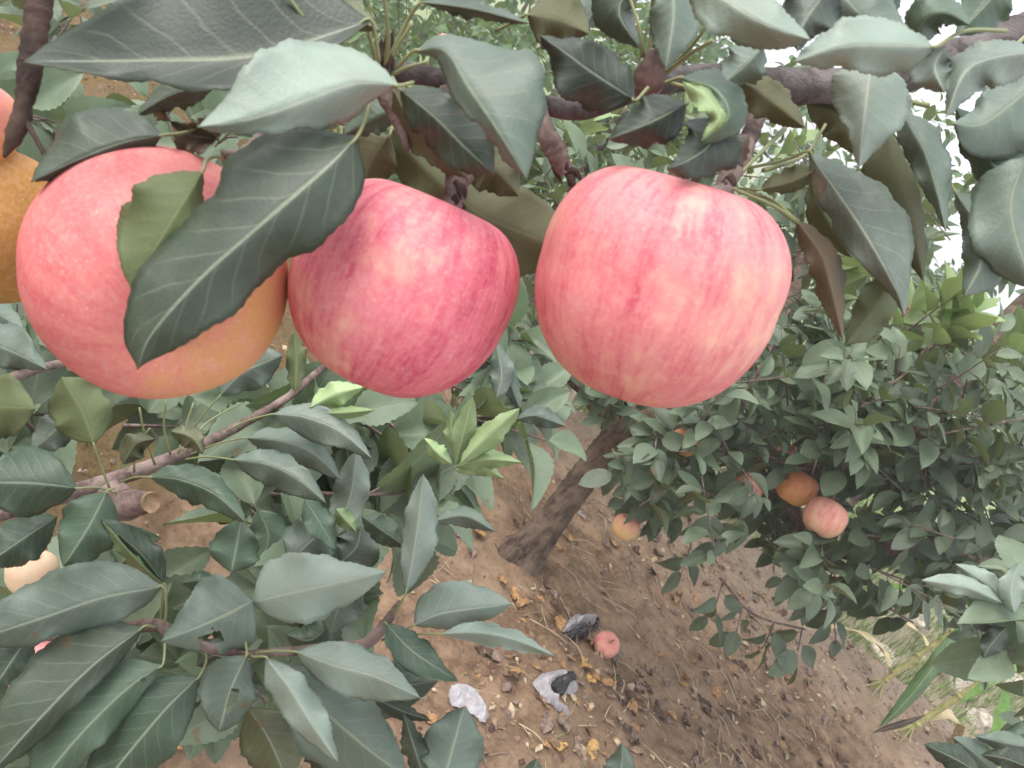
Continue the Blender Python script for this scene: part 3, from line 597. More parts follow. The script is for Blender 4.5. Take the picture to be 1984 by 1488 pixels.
T([(1950, -40), (1900, 20), (1850, 70)], [40, 44, 20], [40, 44, 24], (.33, .33), 'm', seed=47)
T([(330, 165), (318, 195), (312, 222)], [20, 24, 12], [20, 22, 8], (.33, .33), 'r', seed=48)
mb = MB()    # long bare leaf stalks
for q in ([(548, -20, .25), (610, 60, .26), (680, 125, .285)], [(742, -20, .27), (752, 60, .28), (748, 135, .29)], [(700, 10, .28), (722, 90, .285), (735, 135, .29)], [(800, 45, .28), (770, 90, .285), (752, 135, .29)],
          [(1380, 78, .29), (1330, 110, .30), (1280, 150, .31)], [(1390, 20, .29), (1340, 90, .30), (1290, 140, .31)], [(1215, -20, .30), (1240, 60, .30), (1245, 110, .305)], [(1265, -20, .29), (1262, 50, .30), (1258, 110, .305)],
          [(1620, 190, .34), (1720, 190, .35), (1800, 205, .35)], [(1430, 340, .32), (1470, 300, .33), (1520, 250, .35)], [(1420, 365, .31), (1500, 400, .33), (1545, 430, .335)], [(1600, 240, .36), (1560, 300, .36), (1480, 330, .34)],
          [(830, 120, .29), (790, 130, .29), (750, 150, .292)], [(1760, 330, .36), (1770, 260, .37), (1750, 190, .39)], [(1860, 120, .36), (1940, 105, .38), (2000, 60, .4)]):
    MB().add(tube([P(*x) for x in q], [.0007, .0008, .0013], 6, 14)).build('bare_leaf_stalk', STALK, top)
# shrivelled bract by the left apple
T([(420, 268), (370, 262), (332, 236)], [18, 24, 12], [20, 34, 20], (.29, .285), 'r', seed=50, da=-.01, db=-.012, wave=.008, name='withered_leaf')
T([(425, 225), (395, 262), (385, 300)], [18, 22, 12], [20, 22, 12], (.295, .29), 'r', seed=51, da=-.01, wave=.008, name='withered_leaf')
T([(300, 180), (312, 210), (330, 236)], [16, 20, 12], [14, 18, 8], (.31, .31), 'r', seed=52, wave=.006, name='withered_leaf')
mb = MB(); mb.add(tube([P(430, 300, .285), P(470, 296, .29), P(520, 250, .30), P(600, 170, .305), P(660, 120, .30)], [.002, .002, .0022, .0026, .003], 8, 30, .3, 9)); mb.build('spur', TWIG, top)
# ------------------------------------------------------------------ lower left branch
low = empty('apple_branch', P(330, 900, .55), 'low leafy branch with a sawn stub below the rosy half hidden apple', 'branch', 'apple branches reaching over the path')
MB().add(tube([P(-60, 1010, .50), P(60, 975, .52), P(170, 945, .54), P(260, 915, .56), P(350, 880, .58), P(450, 832, .62), P(560, 768, .66), P(640, 700, .7), P(720, 660, .74)], [.0065, .006, .006, .0055, .0048, .004, .0035, .003, .0022], 12, 90, .16, 11)).build('twig', TWIG, low)
MB().add(tube([P(-40, 770, .48), P(40, 725, .52), P(110, 706, .56), P(180, 690, .6)], [.004, .0035, .003, .003], 10, 30, .15, 12)).build('twig', TWIG, low)
mb = MB(); mb.add(tube([P(214, 955, .55), P(238, 978, .545), P(262, 975, .54), P(292, 973, .535)], [.012, .0115, .0095, .0068], 16, 24, .10, 13)); st = mb.build('sawn_stub', TWIG, low)
c = [P(294, 974, .529) + (cdir(.1, 1, 0)*math.cos(a)*.0070 + cdir(.7, -.1, -.7)*math.sin(a)*.0062) for a in np.linspace(0, 2*math.pi, 21)[:-1]]
c2 = [x-cdir(.7, -.07, .71)*.004 for x in c]; mesh('cut_face', c+c2, [tuple(range(20)), tuple(range(39, 19, -1))]+[(i, (i+1) % 20, (i+1) % 20+20, i+20) for i in range(20)], CUTW, st)
L = lambda *a, **k: hleaf(low, *a, **k)
L([(-60, 650), (20, 680), (92, 716)], [30, 34, 18], [36, 48, 24], (.52, .5), 'g', seed=101)
L([(-60, 600), (0, 610), (50, 650)], [30, 34, 18], [26, 28, 14], (.56, .54), 'g', seed=102)
L([(-70, 800), (0, 790), (70, 792)], [46, 58, 44], [46, 62, 46], (.45, .44), 'm', seed=103, under=True)
L([(182, 862), (160, 800), (118, 730)], [44, 52, 40], [46, 56, 44], (.43, .435), 'm', seed=104, under=True, stalk=[(195, 900), (212, 945)])
L([(140, 800), (110, 830), (60, 875)], [24, 34, 20], [26, 34, 20], (.55, .55), 'g', seed=105)
L([(152, 946), (60, 936), (-40, 935)], [48, 66, 50], [40, 62, 50], (.44, .42), 'm', seed=106, stalk=[(190, 945), (225, 955)], da=.01)
L([(112, 1000), (50, 1040), (-30, 1095)], [30, 44, 30], [30, 44, 30], (.46, .44), 'm', seed=107)
L([(207, 952), (172, 1020), (122, 1098)], [44, 54, 32], [44, 54, 36], (.435, .425), 'm', seed=108, stalk=[(222, 945)])
L([(320, 1134), (270, 1070), (192, 1004)], [28, 34, 20], [22, 28, 14], (.44, .42), 'm', seed=109, stalk=[(315, 1160), (310, 1200)], da=.008)
L([(318, 1134), (262, 1082), (200, 1012)], [4, 6, 4], [12, 16, 10], (.438, .416), 'y', seed=110, tooth=.4)
L([(318, 1136), (200, 1158), (90, 1195), (-50, 1240)], [52, 72, 70, 50], [42, 50, 40, 36], (.40, .385, .38), 'g', seed=111, da=.006, stalk=[(322, 1180), (318, 1210)])
L([(492, 1163), (430, 1195), (370, 1220), (312, 1242)], [70, 76, 48, 22], [66, 62, 50, 26], (.405, .395, .39), 'g', seed=112, hole=[(.55, -.52, .13, .26), (.60, -.95, .07, .35)], da=.008, db=.006)
L([(486, 1168), (560, 1150), (650, 1130), (750, 1108)], [42, 58, 56, 42, 22], [60, 72, 58, 40, 16], (.412, .40, .398), 'p', seed=113, db=.008)
L([(448, 1110), (458, 1060), (468, 1005)], [38, 42, 26], [42, 46, 30], (.46, .47), 'm', seed=114)
L([(282, 1212), (180, 1290), (80, 1390), (-20, 1500)], [60, 84, 84, 60], [26, 30, 30, 24], (.40, .38, .37), 'd', seed=115, stalk=[(300, 1215)], da=.012)
L([(316, 1286), (240, 1340), (150, 1430), (60, 1540)], [54, 68, 64, 48], [26, 40, 40, 30], (.405, .392, .385), 'm', seed=116, stalk=[(320, 1240)], hole=[(.14, -.15, .018, .13)], da=.008)
L([(388, 1308), (320, 1375), (240, 1470), (170, 1560)], [50, 64, 60, 44], [40, 60, 60, 44], (.412, .402, .40), 'm', seed=117, da=.008, stalk=[(400, 1270), (370, 1230)])
L([(478, 1268), (448, 1335), (424, 1420)], [48, 58, 42], [30, 46, 34], (.40, .395), 'g', seed=118, hole=[(.58, -.22, .15, .2)], stalk=[(476, 1240)])
L([(572, 1262), (650, 1290), (730, 1312), (815, 1352)], [30, 46, 50, 26], [34, 48, 40, 20], (.40, .39, .392), 'p', seed=119, stalk=[(520, 1262), (478, 1268)], db=.008)
L([(514, 1272), (560, 1330), (600, 1395), (656, 1478)], [34, 38, 32, 16], [22, 36, 34, 18], (.395, .385, .385), 'p', seed=120, stalk=[(490, 1272), (476, 1262)], da=.01, db=.01)
L([(540, 1290), (620, 1370), (700, 1440), (790, 1510)], [44, 80, 80, 50], [50, 70, 70, 40], (.43, .425), 'g', seed=121)
L([(640, 1300), (740, 1330), (850, 1320)], [50, 60, 30], [30, 50, 30], (.45, .45), 'g', seed=1211)
L([(746, 1206), (800, 1262), (888, 1320)], [28, 34, 20], [24, 30, 12], (.415, .41), 'm', seed=122, da=-.01, stalk=[(742, 1210)])
L([(800, 1212), (860, 1188), (992, 1170)], [26, 30, 22], [50, 52, 34], (.43, .43), 'p', seed=123, stalk=[(760, 1232), (740, 1240)])
L([(852, 1228), (930, 1226), (1000, 1240), (1076, 1272)], [12, 22, 22, 10], [16, 20, 16, 8], (.425, .42), 'p', seed=124, stalk=[(800, 1230), (750, 1245)])
L([(786, 1150), (800, 1080), (812, 1000), (820, 918)], [20, 36, 36, 24], [16, 24, 26, 18], (.43, .44), 'p', seed=125, stalk=[(765, 1190), (742, 1230)])
L([(858, 1520), (880, 1440), (900, 1368)], [46, 56, 36], [46, 56, 36], (.40, .41), 'g', seed=126)
L([(782, 1384), (800, 1440), (826, 1520)], [14, 22, 16], [16, 22, 12], (.40, .41), 'd', seed=127)
L([(480, 1370), (520, 1430), (560, 1520)], [44, 56, 40], [40, 56, 40], (.45, .45), 'o', seed=128)
L([(722, 1350), (780, 1378), (836, 1396)], [14, 16, 10], [14, 16, 8], (.41, .41), 'd', seed=129)
L([(640, 1210), (600, 1240), (555, 1230)], [30, 40, 20], [30, 40, 20], (.47, .47), 'm', seed=130)
L([(700, 1130), (660, 1170), (640, 1230)], [34, 44, 24], [34, 44, 24], (.46, .46), 'g', seed=131)
L([(560, 1090), (600, 1050), (650, 1010)], [40, 50, 34], [40, 46, 30], (.475, .48), 'g', seed=132)
L([(660, 1090), (690, 1060), (700, 1020)], [36, 46, 26], [36, 46, 26], (.49, .49), 'g', seed=133)
L([(700, 1000), (745, 1030), (790, 1062)], [18, 24, 14], [18, 26, 14], (.45, .45), 'm', seed=134)
L([(590, 966), (618, 1010), (650, 1064)], [22, 26, 14], [20, 24, 12], (.46, .46), 'm', seed=135, da=-.01)
L([(650, 985), (672, 1010), (690, 1030)], [14, 16, 8], [14, 16, 8], (.47, .47), 'y', seed=136)
L([(288, 924), (350, 930), (420, 960), (478, 1014)], [22, 32, 30, 16], [24, 34, 30, 16], (.46, .45), 'm', seed=137, stalk=[(260, 925), (230, 935)])
L([(448, 890), (520, 900), (580, 930), (632, 975)], [26, 36, 36, 20], [20, 28, 26, 14], (.52, .51), 'g', seed=138, stalk=[(400, 885), (360, 890)])
L([(475, 848), (550, 855), (610, 880), (660, 930)], [22, 34, 32, 18], [20, 26, 24, 14], (.54, .53), 'g', seed=139, stalk=[(420, 860), (370, 880)])
L([(528, 802), (590, 808), (660, 836), (720, 888)], [26, 38, 34, 16], [20, 28, 24, 12], (.52, .51), 'p', seed=140, stalk=[(480, 815), (440, 835)], da=.008)
L([(425, 768), (470, 722), (548, 688)], [26, 40, 30], [26, 44, 34], (.56, .56), 'g', seed=141, stalk=[(385, 815), (365, 850)])
L([(572, 762), (574, 700), (570, 642)], [14, 18, 12], [14, 18, 12], (.56, .57), 'm', seed=142, under=True)
L([(420, 935), (440, 985), (480, 1000)], [26, 36, 18], [26, 30, 16], (.6, .6), 'd', seed=143)
L([(500, 985), (520, 1040), (500, 1100)], [28, 40, 26], [28, 40, 26], (.58, .58), 'm', seed=144)
L([(690, 872), (682, 950), (655, 1035)], [24, 34, 30], [24, 32, 24], (.55, .545), 'p', seed=145)
L([(238, 900), (262, 860), (300, 850)], [20, 26, 14], [18, 22, 12], (.5, .5), 'o', seed=146)
L([(330, 835), (372, 848), (395, 880)], [16, 22, 14], [14, 20, 12], (.5, .5), 'o', seed=147)
L([(60, 1230), (30, 1270), (-10, 1330)], [30, 40, 30], [30, 40, 30], (.45, .44), 'm', seed=148)
L([(600, 1400), (640, 1450), (660, 1530)], [40, 50, 30], [40, 50, 30], (.47, .47), 'd', seed=149)
L([(640, 1390), (700, 1430), (760, 1440)], [30, 40, 30], [30, 40, 30], (.48, .48), 'g', seed=150)
L([(350, 1130), (390, 1125), (430, 1140)], [16, 22, 14], [14, 18, 12], (.5, .5), 'm', seed=151)
L([(380, 1290), (420, 1270), (470, 1300)], [20, 26, 20], [20, 30, 20], (.47, .47), 'd', seed=152)
L([(1190, 1530), (1205, 1480), (1205, 1440)], [20, 26, 14], [24, 30, 18], (.42, .42), 'g', seed=153)
L([(1030, 1530), (1035, 1490), (1040, 1470)], [18, 20, 12], [18, 20, 12], (.42, .42), 'g', seed=154)

MB().add(tube([P(-40, 1240, .44), P(120, 1228, .44), P(240, 1218, .44), P(310, 1212, .43), P(330, 1240, .425)], [.004, .0035, .0035, .0038, .003], 10, 30, .25, 14)).build('twig', TWIG, low)
MB().add(tube([P(480, 1268, .41), P(560, 1262, .43), P(640, 1255, .44), P(705, 1248, .44), P(742, 1215, .44), P(775, 1165, .44)], [.002, .0026, .003, .0034, .0032, .0016], 10, 30, .15, 15)).build('twig', TWIG, low)
MB().add(tube([P(320, 1215, .43), P(400, 1255, .42), P(478, 1266, .41)], [.003, .0026, .002], 8, 14, .15, 16)).build('twig', TWIG, low)
for q in ([(330, 880, .57), (318, 830, .56), (322, 775, .55)], [(345, 880, .57), (362, 820, .57), (375, 780, .57)], [(300, 900, .56), (280, 840, .54), (270, 790, .53)], [(260, 915, .55), (262, 870, .54), (290, 830, .53)], [(355, 880, .57), (400, 820, .58), (470, 780, .6)]):
    MB().add(tube([P(*x) for x in q], [.0009, .0008, .0007], 6, 10)).build('bare_leaf_stalk', STALK, low)

# ------------------------------------------------------------------ branches between: loose leaf sprays in the middle distance
def branch_thing(label, base, group='apple branches reaching over the path'): return empty('apple_branch', base, label, 'branch', group)
mid = branch_thing('branch tipped with bright young leaves beside the leaning trunk', P(700, 960, .8))
fo = Foliage(True)
fill(fo, [(560, 800), (700, 760), (840, 790), (920, 760), (950, 800), (900, 850), (840, 900), (760, 930), (720, 1000), (680, 1060), (600, 1020), (560, 900)], .62, .92, 22, .10, 8, .082, (.2, 1), dirf=lambda p: Vector((rng.uniform(.2, 1), rng.uniform(-.5, .3), rng.uniform(-.2, .7))), stemr=.0022)
fill(fo, [(930, 650), (990, 620), (1030, 680), (1040, 760), (990, 790), (940, 760)], .85, 1.05, 7, .09, 7, .075, (.4, 1), stemr=.0022)
for q in ([(560, 1010, .75), (690, 985, .78), (800, 940, .82), (880, 905, .8), (940, 860, .8)], [(880, 960, .85), (1000, 800, .95), (1080, 730, 1.1), (1130, 680, 1.2)]):
    MB().add(tube([P(*x) for x in q], [.004, .004, .0035, .003, .0025][:len(q)], 8, 30, .1)).build('twig', TWIG, mid)
fo.build(mid, CROWN, 'leaves', 'twigs')
Y = lambda *a, **k: hleaf(mid, *a, **k)
Y([(882, 902), (895, 850), (916, 768)], [16, 22, 14], [16, 22, 14], (.56, .55), 'y', seed=201)
Y([(890, 900), (940, 850), (1008, 790)], [14, 24, 16], [14, 22, 14], (.55, .54), 'y', seed=202)
Y([(885, 885), (875, 850), (874, 795)], [10, 16, 10], [8, 12, 8], (.56, .56), 'y', seed=203)
Y([(880, 905), (940, 890), (1012, 896)], [14, 18, 10], [12, 18, 10], (.56, .55), 'y', seed=204)
Y([(880, 912), (930, 905), (978, 928)], [12, 16, 8], [12, 16, 8], (.57, .56), 'y', seed=205)
Y([(876, 900), (850, 880), (820, 848)], [12, 16, 10], [10, 14, 8], (.57, .57), 'y', seed=206)
Y([(600, 790), (650, 765), (705, 750)], [14, 22, 12], [18, 24, 14], (.52, .52), 'y', seed=207)
Y([(610, 800), (660, 800), (725, 795)], [8, 12, 8], [8, 12, 8], (.52, .51), 'y', seed=208)
Y([(962, 772), (972, 725), (960, 662)], [18, 24, 14], [16, 22, 12], (.72, .72), 'p', seed=209)
Y([(1000, 812), (1040, 805), (1096, 826)], [14, 20, 12], [12, 20, 12], (.72, .72), 'g', seed=210)
Y([(840, 1010), (900, 1000), (960, 1030)], [14, 20, 12], [12, 18, 10], (.52, .52), 'g', seed=211)
Y([(1010, 800), (990, 740), (985, 690)], [10, 14, 10], [10, 16, 10], (.74, .74), 'g', seed=212)
lm = branch_thing('leafy branch low over the mossy soil behind the dark bare twig', P(150, 300, 1.0))
fo = Foliage(True)
fill(fo, [(-40, 80), (120, 140), (300, 150), (420, 200), (420, 330), (250, 320), (120, 340), (-40, 330)], .85, 1.2, 15, .11, 8, .085, (.5, 1), stemr=.002, gaps=[(100, 150, 70, 60)])
fill(fo, [(-40, -40), (170, -40), (140, 60), (0, 90)], 1.2, 1.6, 6, .12, 8, .085, (0, .5), stemr=.002)
fill(fo, [(-40, 570), (40, 560), (60, 700), (-40, 720)], .7, .9, 3, .1, 6, .08, stemr=.002)
fo.build(lm, CROWN, 'leaves', 'twigs')
l2 = branch_thing('shaded leafy branch low down behind the sawn stub', P(200, 850, .9))
fo = Foliage(True)
fill(fo, [(-40, 720), (200, 740), (560, 700), (640, 800), (620, 920), (500, 960), (420, 860), (200, 830), (100, 900), (-40, 960)], .72, 1.0, 15, .1, 8, .08, (.0, .8), stemr=.002, gaps=[(240, 850, 40, 50), (330, 1010, 230, 170)])
fill(fo, [(-40, 1000), (200, 1120), (260, 1260), (500, 1290), (640, 1130), (700, 1180), (620, 1500), (-40, 1500)], .62, .76, 14, .08, 7, .075, (.0, .7), stemr=.002, gaps=[(340, 1200, 50, 50)])
fill(fo, [(540, 990), (600, 960), (650, 1100), (580, 1180), (530, 1120)], .6, .8, 7, .08, 7, .075, (.2, .9), stemr=.0015)
fill(fo, [(150, 1130), (330, 1130), (300, 1210), (200, 1230)], .6, .75, 2, .07, 6, .07, (0, .6), stemr=.0015)
fill(fo, [(380, 1260), (600, 1230), (640, 1330), (420, 1320)], .55, .7, 4, .07, 6, .07, (0, .6), stemr=.0015)
fo.build(l2, CROWN, 'leaves', 'twigs')
# ------------------------------------------------------------------ main tree
gb = G(1012, 1084)
tree = empty('apple_tree', gb, 'apple tree with a short leaning trunk and dense dark crown', 'tree', 'apple trees of the orchard')
A0 = gb+Vector((0, 0, -.08)); fork = P(1200, 835, 1.98)
mb = MB()
mb.add(tube([A0, gb+Vector((.0, 0, .02)), gb.lerp(fork, .25)+Vector((0, 0, .01)), gb.lerp(fork, .55), gb.lerp(fork, .85), fork], [.10, .056, .043, .040, .038, .038], 40, 90, .09, 21))
mb.add(tube([A0+Vector((.05, .05, 0)), gb+Vector((-.03, -.02, .0)), gb.lerp(fork, .3)], [.065, .040, .030], 30, 40, .12, 25))
mb.build('trunk', BARK, tree)
limbs = [([(1205, 830, 1.99), (1150, 760, 2.0), (1095, 700, 2.05), (1040, 600, 2.2), (1000, 480, 2.4)], [.05, .036, .032, .026, .018]),
         ([(1190, 850, 1.97), (1300, 790, 1.9), (1420, 740, 1.9), (1520, 600, 2.0), (1560, 420, 2.1)], [.055, .045, .038, .03, .018]),
         ([(1230, 825, 1.95), (1400, 850, 1.8), (1560, 900, 1.7), (1640, 875, 1.62), (1760, 850, 1.6), (1820, 790, 1.6), (1930, 640, 1.65), (2010, 560, 1.7)], [.045, .038, .03, .022, .02, .022, .018, .014]),
         ([(1400, 850, 1.8), (1560, 1020, 1.75), (1620, 1065, 1.66), (1700, 1062, 1.6), (1830, 1060, 1.6), (1960, 1100, 1.65)], [.022, .02, .018, .016, .014, .01]),
         ([(1180, 800, 2.0), (1220, 690, 2.1), (1260, 500, 2.2), (1330, 330, 2.3)], [.04, .034, .026, .016]),
         ([(1250, 812, 1.72), (1300, 860, 1.62), (1330, 900, 1.55)], [.008, .007, .005]),
         ([(1395, 1120, 1.6), (1460, 1190, 1.6), (1560, 1220, 1.6)], [.0028, .0026, .002]),
         ([(1395, 895, 1.5), (1420, 800, 1.5), (1470, 720, 1.5), (1530, 600, 1.5)], [.006, .005, .004, .003]),
         ([(1640, 880, 1.4), (1690, 780, 1.4), (1760, 720, 1.4)], [.005, .004, .003])]
for i, (q, r) in enumerate(limbs):
    m_ = MB(); m_.add(tube([P(*x) for x in q], r, 12, 50, .15, i)); m_.build('limb', BARK if r[0] > .03 else TWIG, tree)
fo = Foliage(); low_poly = [(1235, 880), (1330, 820), (1450, 790), (1600, 830), (1760, 860), (2060, 880), (2060, 1180), (1940, 1200), (1800, 1150), (1700, 1180), (1600, 1170), (1520, 1110), (1440, 1040), (1380, 1060), (1320, 1010), (1260, 950)]
outw = lambda p: Vector((rng.uniform(-1, .8), rng.uniform(-1, .2), rng.uniform(-.5, .6)))
for u_, v_, d_ in ((1400, 1130, 1.6), (1440, 1170, 1.6), (1500, 1205, 1.6), (1555, 1215, 1.6), (1340, 1050, 1.6)): fo.shoot(P(u_, v_, d_), Vector((.3, -.2, -.6)), .08, 5, .065, .4, .002, 1, .5)
fill(fo, low_poly, 1.36, 2.05, 108, .16, 10, .066, (0, 1), dirf=outw, droop=.6, gaps=[(1597, 1004, 50, 50), (1215, 1022, 45, 45), (1540, 955, 16, 16)])
fill(fo, [(1195, 850), (1300, 840), (1330, 1040), (1270, 1050), (1215, 950)], 1.40, 1.85, 15, .12, 9, .064, (0, 1), dirf=outw, droop=.5, gaps=[(1212, 1022, 60, 60)])
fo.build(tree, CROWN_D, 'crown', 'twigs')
fo = Foliage()
up_poly = [(1400, 760), (1480, 700), (1540, 560), (1640, 600), (1760, 640), (2060, 700), (2060, 980), (1800, 930), (1600, 880), (1460, 860), (1300, 860)]
fill(fo, up_poly, 1.30, 2.1, 135, .16, 11, .062, (.1, 1), dirf=lambda p: Vector((rng.uniform(-.8, 1), rng.uniform(-.8, .3), rng.uniform(0, 1.2))), droop=.35, gaps=[(1850, 784, 26, 26), (1985, 640, 70, 60)])
fill(fo, [(1010, 520), (1060, 460), (1100, 660), (1160, 740), (1240, 800), (1180, 780), (1060, 700), (1010, 620)], 1.7, 2.3, 22, .14, 10, .07, (0, .6))
fill(fo, [(1060, 230), (1500, 260), (1660, 380), (2060, 330), (2060, 720), (1640, 600), (1500, 620), (1400, 500), (1040, 420)], 1.6, 2.5, 66, .16, 11, .075, (.2, 1), gaps=[(1960, 620, 75, 70), (1870, 450, 60, 60), (1880, 290, 70, 30)])
fo.build(tree, CROWN, 'crown', 'twigs')
fo = Foliage()
for (u, v, d) in ((1540, 490, 1.35), (1560, 560, 1.35), (1545, 540, 1.3), (1780, 690, 1.3), (1800, 680, 1.3), (1950, 700, 1.4), (1760, 640, 1.32), (1570, 620, 1.35), (1970, 680, 1.45), (1480, 320, 1.8), (1090, 290, 1.6), (1300, 270, 1.8), (1590, 500, 1.5), (1700, 660, 1.5), (1880, 720, 1.45), (1960, 780, 1.5), (1930, 900, 1.5), (1980, 860, 1.6)):
    fo.shoot(P(u, v, d), Vector((rng.uniform(-.2, .4), rng.uniform(-.3, .1), 1)), .09, 8, .075, .6, .002, .7, -.1)
fo.build(tree, CROWN_Y, 'young_leaves', 'twigs')
fo = Foliage()
fill(fo, [(1570, 1080), (1850, 1120), (2040, 1150), (2040, 1500), (1960, 1480), (1930, 1300), (1760, 1230), (1700, 1300), (1660, 1180)], 1.4, 2.0, 12, .12, 8, .066, (0, .8), dirf=outw, droop=.6)
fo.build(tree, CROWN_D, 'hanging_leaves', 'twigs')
# ------------------------------------------------------------------ trees behind
def back_tree(base, top_, polys, label, mat, d0, d1, nsh, ls, L=.2, n=11, gaps=(), r=(0, 1)):
    e = empty('apple_tree', base, label, 'tree', 'apple trees of the orchard')
    m_ = MB(); m_.add(tube([base-Vector((0, 0, .1)), base.lerp(top_, .4)+Vector((.05, 0, 0)), top_], [.07, .055, .045], 16, 30, .2, 3)); m_.build('trunk', BARK, e)
    for k in range(6):
        a = k*1.05+rng.random(); q = top_+Vector((math.cos(a)*.6, math.sin(a)*.5, rng.uniform(.3, .9))); m_ = MB()
        m_.add(tube([top_-Vector((0, 0, .05)), top_.lerp(q, .5)+Vector((0, 0, -.06)), q], [.035, .024, .01], 8, 16, .2, k)); m_.build('limb', BARK, e)
    f = Foliage(); fill(f, polys, d0, d1, nsh, L, n, ls, r, gaps); f.build(e, mat, 'crown', 'twigs'); return e
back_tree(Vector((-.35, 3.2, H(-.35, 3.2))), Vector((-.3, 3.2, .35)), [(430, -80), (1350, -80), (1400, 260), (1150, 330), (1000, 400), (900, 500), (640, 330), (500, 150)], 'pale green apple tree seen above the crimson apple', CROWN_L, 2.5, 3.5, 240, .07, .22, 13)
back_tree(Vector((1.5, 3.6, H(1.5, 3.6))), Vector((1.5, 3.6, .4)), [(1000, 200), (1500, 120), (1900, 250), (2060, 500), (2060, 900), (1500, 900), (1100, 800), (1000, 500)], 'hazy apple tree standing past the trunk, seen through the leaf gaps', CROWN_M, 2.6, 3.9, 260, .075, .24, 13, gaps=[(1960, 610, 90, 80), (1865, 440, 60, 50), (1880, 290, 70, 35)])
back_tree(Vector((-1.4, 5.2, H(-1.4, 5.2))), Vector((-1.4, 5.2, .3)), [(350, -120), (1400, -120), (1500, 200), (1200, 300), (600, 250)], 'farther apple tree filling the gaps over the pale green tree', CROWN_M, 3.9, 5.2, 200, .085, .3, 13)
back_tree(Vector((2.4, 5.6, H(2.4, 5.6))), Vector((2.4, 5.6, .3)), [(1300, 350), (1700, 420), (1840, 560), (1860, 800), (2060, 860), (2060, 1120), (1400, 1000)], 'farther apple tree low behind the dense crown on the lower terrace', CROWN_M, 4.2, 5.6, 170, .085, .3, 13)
# right hand close branch
rb = branch_thing('pale leafed branch reaching in low over the corn', P(1990, 1200, .9))
fo = Foliage(True)
for q in ([(2080, 1330, .95), (2000, 1240, .92), (1960, 1190, .9), (1950, 1150, .9)],): MB().add(tube([P(*x) for x in q], [.004, .0035, .003, .002], 8, 20)).build('twig', TWIG, rb)
fill(fo, [(2010, 1120), (2100, 1080), (2100, 1400), (2010, 1380)], .85, 1.15, 5, .1, 8, .075, (.5, 1), dirf=lambda p: Vector((-1, rng.uniform(-.5, .5), rng.uniform(-.2, .6))))
fo.build(rb, CROWN, 'leaves', 'twigs')
X = lambda *a, **k: hleaf(rb, *a, **k)
X([(1945, 1170), (1880, 1140), (1840, 1132), (1784, 1124)], [14, 20, 16], [12, 18, 12], (.85, .84), 'p', seed=301)
X([(1950, 1170), (1910, 1130), (1850, 1092)], [16, 22, 12], [14, 20, 10], (.86, .86), 'p', seed=302)
X([(1965, 1190), (1960, 1140), (1975, 1090)], [18, 26, 16], [18, 26, 16], (.84, .84), 'p', seed=303)
X([(1950, 1230), (1890, 1195), (1850, 1185)], [14, 16, 10], [12, 18, 10], (.86, .86), 'g', seed=304)
X([(1950, 1215), (1920, 1250), (1905, 1275)], [18, 24, 16], [18, 24, 14], (.85, .85), 'g', seed=305)
rc = branch_thing('dark leaf tuft poking in under the corn at the photo corner', P(1950, 1470, .85))
X = lambda *a, **k: hleaf(rc, *a, **k)
X([(1900, 1500), (1850, 1470), (1790, 1442)], [18, 26, 16], [16, 22, 14], (.8, .8), 'd', seed=311)
X([(1930, 1500), (1890, 1460), (1845, 1428)], [18, 26, 16], [16, 22, 14], (.82, .82), 'g', seed=312)
X([(2010, 1450), (1950, 1440), (1888, 1426)], [16, 22, 12], [14, 18, 10], (.82, .82), 'g', seed=313)
X([(2000, 1490), (1950, 1470), (1900, 1462)], [18, 22, 12], [16, 20, 10], (.8, .8), 'd', seed=314)
X([(2020, 1400), (1980, 1420), (1930, 1440)], [16, 20, 12], [16, 20, 12], (.86, .86), 'm', seed=315)
mb = MB(); mb.add(tube([P(2080, 1500, .84), P(1990, 1490, .82), P(1920, 1505, .81)], [.004, .003, .002], 8, 14, .1)); mb.build('twig', TWIG, rc)
